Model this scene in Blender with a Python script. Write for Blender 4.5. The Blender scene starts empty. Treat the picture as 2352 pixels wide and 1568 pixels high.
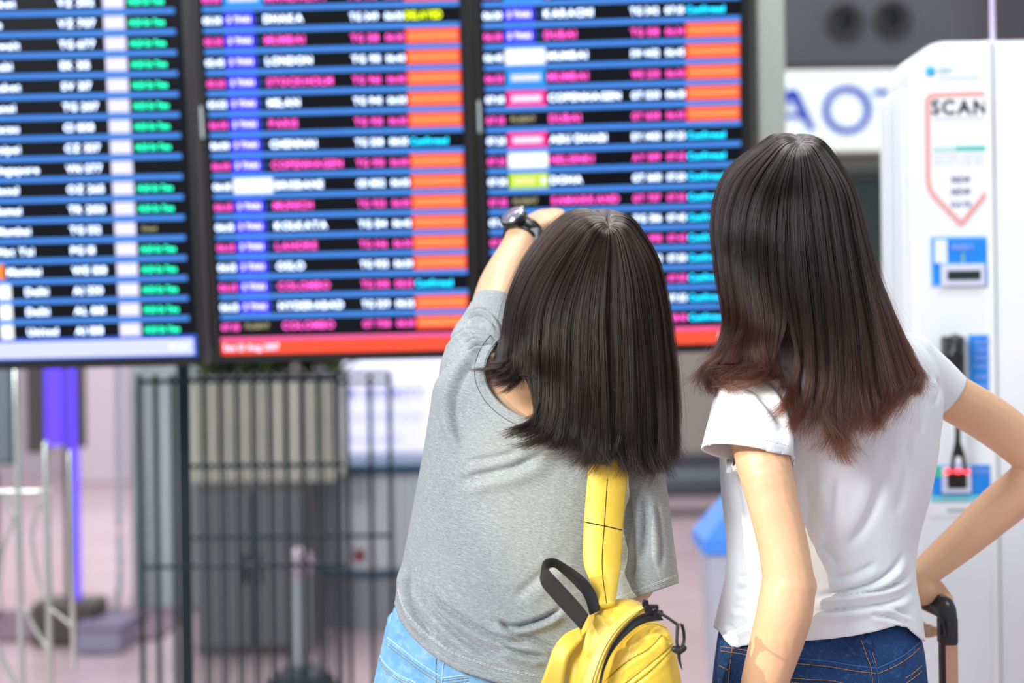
import bpy, bmesh, math, random
import numpy as np
from mathutils import Vector, Matrix
from mathutils.bvhtree import BVHTree

random.seed(7); rng = np.random.default_rng(7)
scene = bpy.context.scene
COL = scene.collection

# ------------------------------------------------------------------ camera
ROLL = math.radians(0.8)
FPX = 50.0 / 36.0 * 2352
CAM = np.array([0.0, 0.0, 1.35])
RV = np.array([math.cos(ROLL), 0, -math.sin(ROLL)])
UV = np.array([math.sin(ROLL), 0, math.cos(ROLL)])
cam_d = bpy.data.cameras.new('camera'); cam = bpy.data.objects.new('camera', cam_d); COL.objects.link(cam)
cam_d.lens = 50; cam_d.sensor_width = 36; cam_d.clip_end = 200
cam.matrix_world = Matrix(((RV[0], UV[0], 0, CAM[0]), (0, 0, -1, CAM[1]), (RV[2], UV[2], 0, CAM[2]), (0, 0, 0, 1)))
cam_d.dof.use_dof = True; cam_d.dof.focus_distance = 1.90; cam_d.dof.aperture_fstop = 2.2
scene.camera = cam
# ------------------------------------------------------------------ world, lamps, exposure
scene.view_settings.view_transform = 'Standard'; scene.view_settings.look = 'None'
scene.view_settings.gamma = 1; scene.view_settings.use_curve_mapping = False
scene.view_settings.exposure = 0.12
w = bpy.data.worlds.new('world'); scene.world = w; w.use_nodes = True
w.node_tree.nodes['Background'].inputs[0].default_value = (0.93, 0.96, 1.0, 1)
w.node_tree.nodes['Background'].inputs[1].default_value = 0.55

def area(name, loc, target, size, power, color=(1, 1, 1)):
    l = bpy.data.lights.new(name, 'AREA'); l.shape = 'RECTANGLE'; l.size, l.size_y = size; l.energy = power; l.color = color
    o = bpy.data.objects.new(name, l); COL.objects.link(o); o.location = loc
    o.rotation_euler = (Vector(target) - Vector(loc)).to_track_quat('-Z', 'Y').to_euler()
    o.visible_camera = True
    return o
area('hall_window_light', (-3.0, -1.3, 3.5), (0.1, 2.0, 1.2), (1.8, 1.2), 235, (0.97, 0.99, 1.0))
area('ceiling_light', (0.4, 3.0, 4.2), (0.2, 2.2, 1.2), (2.0, 0.8), 60, (1, 0.97, 0.92))
area('kiosk_fill_light', (1.5, 1.5, 3.9), (1.15, 3.0, 1.0), (1.2, .6), 25, (0.93, 0.97, 1.0))  # added fill lamp that brightens the kiosk; no fixture is seen above it
area('hall_ceiling_light', (-1.5, 9.0, 5.5), (-1.5, 9.0, 0), (8.0, 6.0), 700, (1, 0.96, 0.97))
sp = bpy.data.lights.new('low_sun_beam', 'SPOT'); sp.energy = 900; sp.color = (1.0, 0.86, 0.64); sp.spot_size = math.radians(5.2)
sp.spot_blend = 0.12; sp.shadow_soft_size = 0.03
so = bpy.data.objects.new('low_sun_beam', sp); COL.objects.link(so); so.location = (-4.2, -0.6, 2.9)
so.rotation_euler = (Vector((0.335, 1.86, 1.085)) - so.location).to_track_quat('-Z', 'Y').to_euler()

# ------------------------------------------------------------------ helpers
def P(px, py, Y):
    px = np.asarray(px, float); py = np.asarray(py, float); Y = np.asarray(Y, float)
    u = (px - 1176) / FPX * Y; v = (784 - py) / FPX * Y
    return CAM + u[..., None] * RV + v[..., None] * UV + Y[..., None] * np.array([0, 1.0, 0])
def proj(p):
    d = p - CAM
    return 1176 + d @ RV / d[..., 1] * FPX, 784 - d @ UV / d[..., 1] * FPX
def lin(c):
    if isinstance(c, str):
        c = [int(c[i:i + 2], 16) / 255 for i in (0, 2, 4)]
    return tuple(((x / 12.92) if x <= 0.04045 else ((x + 0.055) / 1.055) ** 2.4) for x in c) + (1,)

def cr(a, t):
    a = np.asarray(a, float); n = len(a); t = np.clip(np.asarray(t, float), 0, n - 1)
    i = np.minimum(t.astype(int), n - 2); f = (t - i)
    pad = np.concatenate([[2 * a[0] - a[1]], a, [2 * a[-1] - a[-2]]])
    p0, p1, p2, p3 = pad[i], pad[i + 1], pad[i + 2], pad[i + 3]
    f = f.reshape(f.shape + (1,) * (p1.ndim - f.ndim))
    return 0.5 * (2 * p1 + (p2 - p0) * f + (2 * p0 - 5 * p1 + 4 * p2 - p3) * f * f + (3 * p1 - p0 - 3 * p2 + p3) * f ** 3)

_mat = {}
def mat(name, color, rough=0.5, metal=0.0, emit=None, strength=0.0, noise=None, bump=None, sheen=0, sss=0, coat=0, spec=0.5, trans=0):
    if name in _mat: return _mat[name]
    m = bpy.data.materials.new(name); m.use_nodes = True; nt = m.node_tree; b = nt.nodes['Principled BSDF']
    b.inputs['Base Color'].default_value = lin(color); b.inputs['Roughness'].default_value = rough; b.inputs['Metallic'].default_value = metal
    b.inputs['Specular IOR Level'].default_value = spec
    if emit is not None:
        b.inputs['Emission Color'].default_value = lin(emit); b.inputs['Emission Strength'].default_value = strength
    if sheen: b.inputs['Sheen Weight'].default_value = sheen
    if coat: b.inputs['Coat Weight'].default_value = coat; b.inputs['Coat Roughness'].default_value = 0.15
    if trans: b.inputs['Transmission Weight'].default_value = trans
    if sss:
        b.inputs['Subsurface Weight'].default_value = sss; b.inputs['Subsurface Radius'].default_value = (1, 0.35, 0.2); b.inputs['Subsurface Scale'].default_value = 0.01
    tc = nt.nodes.new('ShaderNodeTexCoord')
    if noise:   # list of (color_b, scale xyz, rotation y deg, detail, lo, hi)
        prev = None
        for (cb, sc, ry, det, lo, hi, amt) in noise:
            mp = nt.nodes.new('ShaderNodeMapping'); mp.vector_type = 'TEXTURE'; mp.inputs['Scale'].default_value = [1.0 / q for q in sc]; mp.inputs['Rotation'].default_value = (0, math.radians(ry), 0)
            nt.links.new(tc.outputs['Object'], mp.inputs[0])
            nz = nt.nodes.new('ShaderNodeTexNoise'); nz.inputs['Scale'].default_value = 1; nz.inputs['Detail'].default_value = det
            nt.links.new(mp.outputs[0], nz.inputs[0])
            mr = nt.nodes.new('ShaderNodeMapRange'); mr.inputs[1].default_value = lo; mr.inputs[2].default_value = hi; mr.inputs[4].default_value = amt
            nt.links.new(nz.outputs[0], mr.inputs[0])
            mx = nt.nodes.new('ShaderNodeMix'); mx.data_type = 'RGBA'; mx.inputs[7].default_value = lin(cb)
            nt.links.new(mr.outputs[0], mx.inputs[0])
            if prev is None: mx.inputs[6].default_value = lin(color)
            else: nt.links.new(prev, mx.inputs[6])
            prev = mx.outputs[2]
        nt.links.new(prev, b.inputs['Base Color'])
    if bump:
        sc, strength_, dist = bump
        mp = nt.nodes.new('ShaderNodeMapping'); mp.inputs['Scale'].default_value = sc
        nt.links.new(tc.outputs['Object'], mp.inputs[0])
        nz = nt.nodes.new('ShaderNodeTexNoise'); nz.inputs['Scale'].default_value = 1; nz.inputs['Detail'].default_value = 3
        nt.links.new(mp.outputs[0], nz.inputs[0])
        bp = nt.nodes.new('ShaderNodeBump'); bp.inputs['Strength'].default_value = strength_; bp.inputs['Distance'].default_value = dist
        nt.links.new(nz.outputs[0], bp.inputs['Height']); nt.links.new(bp.outputs[0], b.inputs['Normal'])
    _mat[name] = m
    return m
def glow(name, c, s):
    return mat(name, '050505', 0.6, 0, c, s, spec=0.1)

ORG = {}
def tag(o, label=None, cat=None, group=None, kind=None):
    if label: o['label'] = label
    if cat: o['category'] = cat
    if group: o['group'] = group
    if kind: o['kind'] = kind
    return o
def thing(name, loc, label, cat, group=None):
    o = bpy.data.objects.new(name, None); COL.objects.link(o); o.location = loc; o.empty_display_size = 0.05
    ORG[o.name] = np.array(loc, float)
    return tag(o, label, cat, group)
def mesh_obj(name, me, m, parent=None, smooth=True, label=None, kind=None):
    if m is not None and not len(me.materials):
        for mm in (m if isinstance(m, (list, tuple)) else [m]): me.materials.append(mm)
    o = bpy.data.objects.new(name, me); COL.objects.link(o)
    if parent is not None:
        o.parent = parent; org = ORG[parent.name]
        me.transform(Matrix.Translation(-Vector(org))); ORG[o.name] = org
    else: ORG[o.name] = np.zeros(3)
    if smooth and len(me.polygons): me.polygons.foreach_set('use_smooth', np.ones(len(me.polygons), bool))
    return tag(o, label, kind=kind)
def to_mesh(vf, name='m'):
    me = bpy.data.meshes.new(name); me.from_pydata(np.asarray(vf[0], float).tolist(), [], vf[1]); me.update(); return me
def add(name, vf, m, parent=None, smooth=True, label=None, kind=None):
    return mesh_obj(name, to_mesh(vf, name), m, parent, smooth, label, kind)
def join(parts):
    V, F, n = [], [], 0
    for v, f in parts:
        V.append(np.asarray(v, float)); F += [tuple(i + n for i in q) for q in f]; n += len(v)
    return np.concatenate(V), F
def box(c, s, bev=0.0):
    bm = bmesh.new(); bmesh.ops.create_cube(bm, size=1)
    for v in bm.verts: v.co = Vector((v.co.x * s[0], v.co.y * s[1], v.co.z * s[2]))
    if bev: bmesh.ops.bevel(bm, geom=bm.edges[:], offset=min(bev, min(s) * 0.45), segments=2, affect='EDGES', profile=0.5)
    bm.verts.ensure_lookup_table(); bm.verts.index_update()
    v = np.array([tuple(x.co) for x in bm.verts]) + np.array(c); f = [tuple(y.index for y in x.verts) for x in bm.faces]; bm.free()
    return v, f
def pbox(x0, y0, x1, y1, Y, t, bev=0.0):      # upright box seen between two picture points at depth Y, thickness t behind it
    a = P((x0 + x1) / 2, (y0 + y1) / 2, Y)
    return box((a[0], Y + t / 2, a[2]), ((x1 - x0) / FPX * Y, t, (y1 - y0) / FPX * Y), bev)
def grid_faces(n, m, close=True):
    F = []
    for i in range(n - 1):
        for j in range(m if close else m - 1):
            k = (j + 1) % m
            F.append((i * m + j, i * m + k, (i + 1) * m + k, (i + 1) * m + j))
    return F
def caps(V, F, n, m):
    V = list(V); c0 = len(V); V.append(np.mean(V[:m], 0)); V.append(np.mean(V[(n - 1) * m:n * m], 0))
    for j in range(m):
        k = (j + 1) % m
        F.append((c0, k, j)); F.append((c0 + 1, (n - 1) * m + j, (n - 1) * m + k))
    return np.array(V), F
def loft(keys, m=40, per=5, e=2.3):
    # keys: xl,yl,xr,yr,Yc,hd,dY,drop
    K = np.array([list(k) + [0] * (8 - len(k)) for k in keys], float)
    n = (len(K) - 1) * per + 1; K = cr(K, np.linspace(0, len(K) - 1, n))
    L = P(K[:, 0], K[:, 1], K[:, 4] - K[:, 6]); R = P(K[:, 2], K[:, 3], K[:, 4] + K[:, 6])
    c = (L + R) / 2; A = (R - L) / 2; h = np.hypot(A[:, 0], A[:, 1])
    B = np.stack([A[:, 1] / h * K[:, 5], -A[:, 0] / h * K[:, 5], -K[:, 7]], 1)
    th = np.linspace(0, 2 * math.pi, m, endpoint=False)
    ct = np.sign(np.cos(th)) * np.abs(np.cos(th)) ** (2 / e); st = np.sign(np.sin(th)) * np.abs(np.sin(th)) ** (2 / e)
    V = c[:, None] + ct[None, :, None] * A[:, None] + st[None, :, None] * B[:, None]
    return caps(V.reshape(-1, 3), grid_faces(n, m), n, m)
def tube(pts, ra, rb=None, up=(0, 0, 1), m=16, per=6, cap=True):
    pts = np.asarray(pts, float); k = len(pts)
    ra = np.broadcast_to(np.asarray(ra, float), (k,)); rb = ra if rb is None else np.broadcast_to(np.asarray(rb, float), (k,))
    n = (k - 1) * per + 1; t = np.linspace(0, k - 1, n)
    p = cr(pts, t) if k > 2 else pts[0] + (pts[1] - pts[0]) * t[:, None]
    a = np.interp(t, range(k), ra); b = np.interp(t, range(k), rb)
    d = np.gradient(p, axis=0); d /= np.linalg.norm(d, axis=1)[:, None] + 1e-12
    if cap:
        e0 = [p[0] - d[0] * a[0] * q for q in (0.95, 0.7)]; e1 = [p[-1] + d[-1] * a[-1] * q for q in (0.7, 0.95)]
        p = np.concatenate([e0, p, e1]); d = np.concatenate([[d[0]] * 2, d, [d[-1]] * 2])
        a = np.concatenate([[a[0] * .3, a[0] * .72], a, [a[-1] * .72, a[-1] * .3]]); b = np.concatenate([[b[0] * .3, b[0] * .72], b, [b[-1] * .72, b[-1] * .3]])
        n += 4
    up = np.broadcast_to(np.asarray(up, float), p.shape)
    s = np.cross(d, up); bad = np.linalg.norm(s, axis=1) < 1e-3; s[bad] = np.cross(d[bad], np.array([1.0, 0.1, 0]))
    s /= np.linalg.norm(s, axis=1)[:, None]; q = np.cross(s, d)
    th = np.linspace(0, 2 * math.pi, m, endpoint=False)
    V = p[:, None] + np.cos(th)[None, :, None] * (s * a[:, None])[:, None] + np.sin(th)[None, :, None] * (q * b[:, None])[:, None]
    return caps(V.reshape(-1, 3), grid_faces(n, m), n, m)
def ptube(px, r, **k):     # list of (px,py,Y)
    a = np.array(px, float); return tube(P(a[:, 0], a[:, 1], a[:, 2]), r, **k)
def ball(c, r, n=20, m=28, rot=None):
    ph = np.linspace(0.001, math.pi - 0.001, n); th = np.linspace(0, 2 * math.pi, m, endpoint=False)
    V = np.stack([np.outer(np.sin(ph), np.cos(th)), np.outer(np.sin(ph), np.sin(th)), np.outer(np.cos(ph), np.ones(m))], -1).reshape(-1, 3) * np.array(r)
    if rot is not None: V = V @ np.array(rot).T
    V = V + np.array(c)
    return caps(V, grid_faces(n, m), n, m)
def ribbon(a, b, thick=0.002, per=6, round_=True):
    # band between two 3-D edge lines; thickness along its normal
    a = np.asarray(a, float); b = np.asarray(b, float); k = len(a); n = (k - 1) * per + 1; t = np.linspace(0, k - 1, n)
    a = cr(a, t); b = cr(b, t); d = np.gradient((a + b) / 2, axis=0); wv = b - a
    nn = np.cross(d, wv); nn /= np.linalg.norm(nn, axis=1)[:, None] + 1e-12
    prof = [(0, 0), (0.04, .5), (0.2, .5), (0.5, .5), (0.8, .5), (0.96, .5), (1, 0), (0.96, -.5), (0.5, -.5), (0.04, -.5)]
    V = np.stack([a + wv * u + nn * h * thick for u, h in prof], 1)
    return caps(V.reshape(-1, 3), grid_faces(n, len(prof)), n, len(prof))
def pribbon(a, b, **k):
    a = np.array(a, float); b = np.array(b, float)
    return ribbon(P(a[:, 0], a[:, 1], a[:, 2]), P(b[:, 0], b[:, 1], b[:, 2]), **k)
def evaluated(objs):
    bpy.context.view_layer.update(); dg = bpy.context.evaluated_depsgraph_get(); dg.update()
    return [bpy.data.meshes.new_from_object(o.evaluated_get(dg)) for o in objs]
def blob(parts, voxel=0.004, smooth=4, fac=0.5):
    me = to_mesh(join(parts)); o = bpy.data.objects.new('tmp', me); COL.objects.link(o)
    md = o.modifiers.new('r', 'REMESH'); md.mode = 'VOXEL'; md.voxel_size = voxel
    if smooth:
        s = o.modifiers.new('s', 'SMOOTH'); s.factor = fac; s.iterations = smooth
    r = evaluated([o])[0]; bpy.data.objects.remove(o); bpy.data.meshes.remove(me)
    r.materials.clear()
    return r
def getv(me):
    a = np.empty(len(me.vertices) * 3); me.vertices.foreach_get('co', a); return a.reshape(-1, 3)
def setv(me, v): me.vertices.foreach_set('co', np.asarray(v, float).ravel()); me.update()
def getn(me):
    a = np.empty(len(me.vertices) * 3); me.vertex_normals.foreach_get('vector', a); return a.reshape(-1, 3)
def seg_dist(px, py, poly):
    poly = np.asarray(poly, float); best = np.full(px.shape, 1e9); sg = np.zeros_like(px); tt = np.zeros_like(px)
    L = np.concatenate([[0], np.cumsum(np.hypot(*np.diff(poly, axis=0).T))])
    for i in range(len(poly) - 1):
        a, b = poly[i], poly[i + 1]; ab = b - a; l2 = ab @ ab
        t = np.clip(((px - a[0]) * ab[0] + (py - a[1]) * ab[1]) / l2, 0, 1)
        dx = px - a[0] - t * ab[0]; dy = py - a[1] - t * ab[1]; d = np.hypot(dx, dy)
        s = np.sign(ab[0] * dy - ab[1] * dx)
        k = d < best; best[k] = d[k]; sg[k] = s[k]; tt[k] = ((L[i] + t * math.sqrt(l2)) / L[-1])[k]
    return best, sg, tt
def folds(me, lst, ymax=9, gain=1.0):
    # cloth creases: valley with a lip on one side, modelled as true relief
    v = getv(me); n = getn(me); px, py = proj(v); face = (n[:, 1] < 0.25) & (v[:, 1] < ymax); disp = np.zeros(len(v))
    for poly, depth, wid in lst:
        q = cr(np.array(poly, float), np.linspace(0, len(poly) - 1, (len(poly) - 1) * 5 + 1)) if len(poly) > 2 else np.array(poly, float)
        bb = (px > q[:, 0].min() - 5 * wid) & (px < q[:, 0].max() + 5 * wid) & (py > q[:, 1].min() - 5 * wid) & (py < q[:, 1].max() + 5 * wid) & face
        if not bb.any(): continue
        d, s, t = seg_dist(px[bb], py[bb], q); sd = d * s; ends = np.clip(np.minimum(t, 1 - t) * 4, 0, 1); ends = ends * ends * (3 - 2 * ends)
        ends[(t <= 0) | (t >= 1)] = 0
        f = -np.exp(-(sd / (wid * .75)) ** 2) + 0.65 * np.exp(-((sd - 2.0 * wid) / (1.5 * wid)) ** 2)
        disp[bb] += f * depth * ends * gain
    setv(me, v + n * disp[:, None])
def waves(me, amp, scale, seed=0, only=None):
    v = getv(me); n = getn(me); r = np.random.default_rng(seed); d = np.zeros(len(v))
    for i in range(9):
        k = r.normal(size=3); k /= np.linalg.norm(k); d += np.sin(v @ k * scale * (0.6 + r.random() * 1.4) + r.random() * 6.28) / 3
    if only is not None: d *= only(v)
    setv(me, v + n * (d * amp)[:, None])
def cut(me, fn):
    # remove where fn > 0, sliding the border onto fn = 0
    v = getv(me); f = fn(v)
    nf = len(me.polygons); lt = np.empty(nf, int); ls = np.empty(nf, int); me.polygons.foreach_get('loop_total', lt); me.polygons.foreach_get('loop_start', ls)
    lv = np.empty(len(me.loops), int); me.loops.foreach_get('vertex_index', lv)
    faces = [lv[s:s + t] for s, t in zip(ls, lt)]
    avg = np.array([f[q].mean() for q in faces]); keep = avg <= 0
    used = np.zeros(len(v), bool); inborder = np.zeros(len(v), bool)
    for q, k in zip(faces, keep):
        if k: used[q] = True
        else: inborder[q] = True
    bd = used & inborder
    e = 1e-4
    for _ in range(3):
        p = v[bd]; f0 = fn(p); g = np.stack([(fn(p + e * np.eye(3)[i]) - f0) / e for i in range(3)], 1); g2 = (g * g).sum(1)
        st = -(f0 / (g2 + 1e-9))[:, None] * g; l = np.linalg.norm(st, axis=1); st *= np.minimum(1, 0.006 / (l + 1e-9))[:, None]
        v[bd] = p + st
    idx = -np.ones(len(v), int); idx[used] = np.arange(used.sum())
    out = bpy.data.meshes.new('c'); out.from_pydata(v[used].tolist(), [], [tuple(idx[q]) for q, k in zip(faces, keep) if k]); out.update()
    bpy.data.meshes.remove(me)
    return out
def bvh_of(o):
    me = o.data; v = getv(me) + ORG[o.name]
    return BVHTree.FromPolygons(v.tolist(), [tuple(p.vertices) for p in me.polygons])
def lay(poly, bvh, step=3.0, off=0.0006, smooth=True):
    q = np.array(poly, float)
    if smooth and len(q) > 2: q = cr(q, np.linspace(0, len(q) - 1, (len(q) - 1) * 8 + 1))
    L = np.concatenate([[0], np.cumsum(np.hypot(*np.diff(q, axis=0).T))]); n = max(2, int(L[-1] / step)); s = np.linspace(0, L[-1], n)
    x = np.interp(s, L, q[:, 0]); y = np.interp(s, L, q[:, 1]); out = []
    for a, b in zip(x, y):
        d = P(a, b, 1.0) - CAM; hit = bvh.ray_cast(Vector(CAM), Vector(d).normalized())
        out.append(None if hit[0] is None else np.array(hit[0] - Vector(d).normalized() * off))
    return out
def seam(polys, bvhs, r, dash=None, off=0.0006, step=2.5):
    # thread / seam lines that follow the cloth surface
    parts = []
    for poly in polys:
        for bvh in bvhs:
            pts = lay(poly, bvh, step, off); run = []
            for i, p in enumerate(pts + [None]):
                brk = p is None or (run and np.linalg.norm(p - run[-1]) > 0.02) or (dash and len(run) >= dash[0] + 1)
                if brk:
                    if len(run) >= 2: parts.append(tube(np.array(run), r, m=5, per=1, up=(0, 1, 0.01)))
                    run = []
                    if dash and p is not None and (i % (dash[0] + dash[1])) < dash[0]: run = [p]
                elif p is not None:
                    if not dash or (i % (dash[0] + dash[1])) <= dash[0]: run.append(p)
    return join(parts) if parts else None

# glyphs: letter outlines turned into flat meshes once, then composed
CH = "ABCDEFGHIJKLMNOPQRSTUVWXYZabcdefghijklmnopqrstuvwxyz0123456789:./-"
_gl = {}
def make_glyphs():
    tmp = []
    for bold in (0, 1):
        for c in CH:
            cu = bpy.data.curves.new('g', 'FONT'); cu.body = c; cu.size = 1; cu.resolution_u = 3; cu.offset = 0.028 if bold else 0.0
            o = bpy.data.objects.new('g', cu); COL.objects.link(o); tmp.append((bold, c, o))
    for (bold, c, o), me in zip(tmp, evaluated([t[2] for t in tmp])):
        v = getv(me)[:, :2]; f = [tuple(p.vertices) for p in me.polygons]; x0, x1 = v[:, 0].min(), v[:, 0].max()
        v = v - np.array([x0, 0]); _gl[(bold, c)] = (v, f, x1 - x0)
        cu = o.data; bpy.data.objects.remove(o); bpy.data.curves.remove(cu); bpy.data.meshes.remove(me)
make_glyphs()
def text2d(s, h, width=None, bold=0, sp=0.10):
    V, F, x, n = [], [], 0, 0; sc = h / 0.7
    for c in s:
        if c == ' ': x += 0.34; continue
        v, f, a = _gl[(bold, c)]
        V.append(v + np.array([x, 0])); F += [tuple(i + n for i in q) for q in f]; n += len(v); x += a + sp
    V = np.concatenate(V) * sc; tw = (x - sp) * sc
    if width: V[:, 0] *= width / tw
    return V, F
def on_plane(vf, o, ux, uz, u, v, lift=0.0):
    n = np.cross(ux, uz)
    return np.asarray(o) + (vf[0][:, :1] + u) * ux + (vf[0][:, 1:2] + v) * uz + n * lift, vf[1]
def rect2(w, h): return np.array([[0, 0], [w, 0], [w, h], [0, h]], float), [(0, 1, 2, 3)]
def slab(w, h, t, o, ux, uz, u, v, lift):       # small raised tile on a plane
    n = np.cross(ux, uz); b = []
    for z in (lift, lift + t):
        for (a, c) in ((0, 0), (w, 0), (w, h), (0, h)): b.append(np.asarray(o) + (a + u) * ux + (c + v) * uz + n * z)
    return np.array(b), [(0, 1, 2, 3)[::-1], (4, 5, 6, 7), (0, 1, 5, 4), (1, 2, 6, 5), (2, 3, 7, 6), (3, 0, 4, 7)]

#PART2
# ================================================================== STRUCTURE
def structure(name, vf, m, smooth=False):
    return tag(add(name, vf, m, None, smooth), kind='structure')
floor_m = mat('floor_tiles', 'b09a9d', 0.22, noise=[('cdb9c2', (0.6, 0.6, 0.6), 0, 2, .35, .65, .6), ('b5a2a4', (9, 9, 9), 0, 4, .4, .7, .25)], spec=0.6)
floor = structure('floor', box((0, 8, -0.03), (26, 26, 0.06)), floor_m)
TS = 1.2; joints = []
for i in range(-10, 11): joints.append(box((i * TS, 8, 0.0005), (0.008, 26, 0.001)))
for j in range(-4, 18): joints.append(box((0, j * TS, 0.0005), (26, 0.008, 0.001)))
add('tile_joint', join(joints), mat('grout', '8b7a7c', 0.7), floor, smooth=False, kind='stuff')
wall_m = mat('wall_paint', 'bfb2bc', 0.6, noise=[('a39ba6', (0.35, 1, 0.5), 0, 2, .4, .65, .7)])
structure('wall_back', box((0, 15.1, 3.5), (26, 0.2, 7)), wall_m)
def zed(py, Y, px=1176): return float(P(px, py, Y)[2])
# dark upper bulkhead over the shops, with two round openings
YB = 8.0
bulk = structure('ceiling', box((5.6, YB + 0.4, zed(158, YB) + 1.6), (8.2, 0.8, 3.2)), mat('bulkhead_paint', '5b5b66', 0.8, noise=[('4d4c50', (1.5, 1, .8), 0, 2, .4, .62, .8)]))
for k, (x, y) in enumerate(((1937, 49), (2046, 44))):
    c = P(x, y, YB); t = thing('recessed_downlight', (c[0], YB, c[2]), ['round dark recessed downlight in the grey bulkhead, nearer the pale column', 'round dark recessed downlight in the grey bulkhead, nearer the white kiosk'][k], 'light', 'recessed downlights in the bulkhead')
    th = np.linspace(0, 2 * math.pi, 28, endpoint=False); V = []
    for r, d in ((0.105, 0.0), (0.105, -0.02), (0.082, -0.025), (0.06, -0.004), (0.05, -0.006)):
        V += [(c[0] + r * math.cos(a), YB + d, c[2] + r * math.sin(a)) for a in th]
    add('trim_ring', (np.array(V), grid_faces(5, 28)), mat('ring_dark', '2a2a2e', 0.6), t)
    add('lens', ball((c[0], YB + 0.002, c[2]), (0.075, 0.02, 0.075)), mat('lens_black', '040405', 0.3), t)
# pale column beside the displays (goes floor to ceiling), steel edge on its left
YC = 3.75
cx0, cx1 = 1746, 1812
col = structure('column', box((P(1781, 784, YC)[0], YC + 0.15, 2.2), ((cx1 - cx0) / FPX * YC, 0.3, 4.4), 0.01), mat('column_paint', 'b9c1bb', 0.45, noise=[('a5aca8', (3, 3, 1), 0, 2, .4, .65, .6)]))
structure('column', box((P(1712, 784, 3.72)[0], 3.80, 2.2), (0.062, 0.12, 4.4), 0.004), mat('column_dark', '3a3b36', 0.35, 0.4))
structure('column', box((P(1085, 784, 3.62)[0], 3.74, zed(625, 3.62) + 1.45), (0.105, 0.14, 2.9), 0.006), mat('post_olive', '4b4c42', 0.4, 0.2))
structure('column', box((P(433, 784, 3.62)[0] , 3.74, zed(800, 3.62) + 1.6), (0.10, 0.14, 3.2), 0.006), mat('post_black', '191815', 0.4, 0.2))
structure('column', box((P(1078, 784, 3.6)[0], 3.72, zed(625, 3.6) - 0.15), (0.12, 0.12, 0.30), 0.01), mat('post_black', '191815'))
structure('column', box((P(1100, 784, 3.72)[0], 3.84, 2.2), (0.07, 0.12, 4.4), 0.005), mat('post_olive', '4b4c42', 0.4, 0.2))
structure('trim_1', box((0, 3.8, 4.35), (9.0, 0.3, 0.25), 0.01), mat('beam_grey', '6a6a6c', 0.5))
# pale grey pillar and its neighbours at the back left
structure('column', box((P(362, 784, 7.2)[0], 7.5, 2.2), (0.33, 0.5, 4.4), 0.02), mat('pillar_grey', 'bcc6c6', 0.35, noise=[('8e9a9c', (6, 1, .7), 0, 2, .4, .65, .6)]))
structure('column', box((P(225, 784, 14)[0], 14.5, 2.2), (0.50, 0.8, 4.4), 0.02), mat('pillar_pink', 'c9bcc8', 0.4))
structure('wall_right', box((P(1600, 784, 9)[0], 9.2, 0.62 + 1.2), (0.9, 0.2, 2.4)), mat('partition_beige', '9a948d', 0.6))
# ================================================================== FLIGHT DISPLAYS
def axes(yaw, tilt, roll):
    cy, sy, ct, st, cr_, sr = math.cos(yaw), math.sin(yaw), math.cos(tilt), math.sin(tilt), math.cos(roll), math.sin(roll)
    return np.array([[cy, -sy, 0], [sy, cy, 0], [0, 0, 1]]) @ np.array([[1, 0, 0], [0, ct, -st], [0, st, ct]]) @ np.array([[cr_, 0, sr], [0, 1, 0], [-sr, 0, cr_]])
HOUS = mat('display_housing', '15171b', 0.35, 0.1); GLASS = mat('display_black', '0b0e12', 0.25, 0, '101a2c', 0.12, spec=0.15)
G_blue = glow('divider_blue', '4585de', 1.2); G_white = glow('text_white', 'c6d8ff', 3.6); G_pink = glow('text_pink', 'ff58c8', 2.1)
G_orange = glow('status_orange', 'ff4a34', 1.15); G_or2 = glow('status_orange_light', 'ff8a52', 1.15); G_otext = glow('status_orange_dark', 'd22c10', 0.5); G_cyan = glow('text_cyan', '18c2f5', 3.6); G_green = glow('text_green', '1ce6b0', 3.6)
G_yellow = glow('text_yellow', 'd8f016', 2.6); G_lav = glow('tile_lavender', 'dcdcff', 1.25); G_mark = glow('mark_lavender', 'e2e0ff', 2.6); G_tile = glow('tile_blue', '3d36f2', 1.2); G_tw = glow('tile_white', 'f5faff', 1.3)
G_sky = glow('tile_sky', '2f9df5', 1.0); G_mag = glow('tile_magenta', 'ff2a90', 1.1); G_lime = glow('tile_lime', 'c6e83c', 1.05); G_olive = glow('text_olive', 'a8a27e', 1.5); G_red = glow('bar_red', 'ff5338', 1.15)
G_red2 = glow('bar_pink_edge', 'ff66b0', 1.0); G_barw = glow('bar_lavender', 'd9dfff', 1.05); G_barb = glow('bar_blue_edge', '3468ec', 1.0)
PITCH = 0.0486
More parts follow.
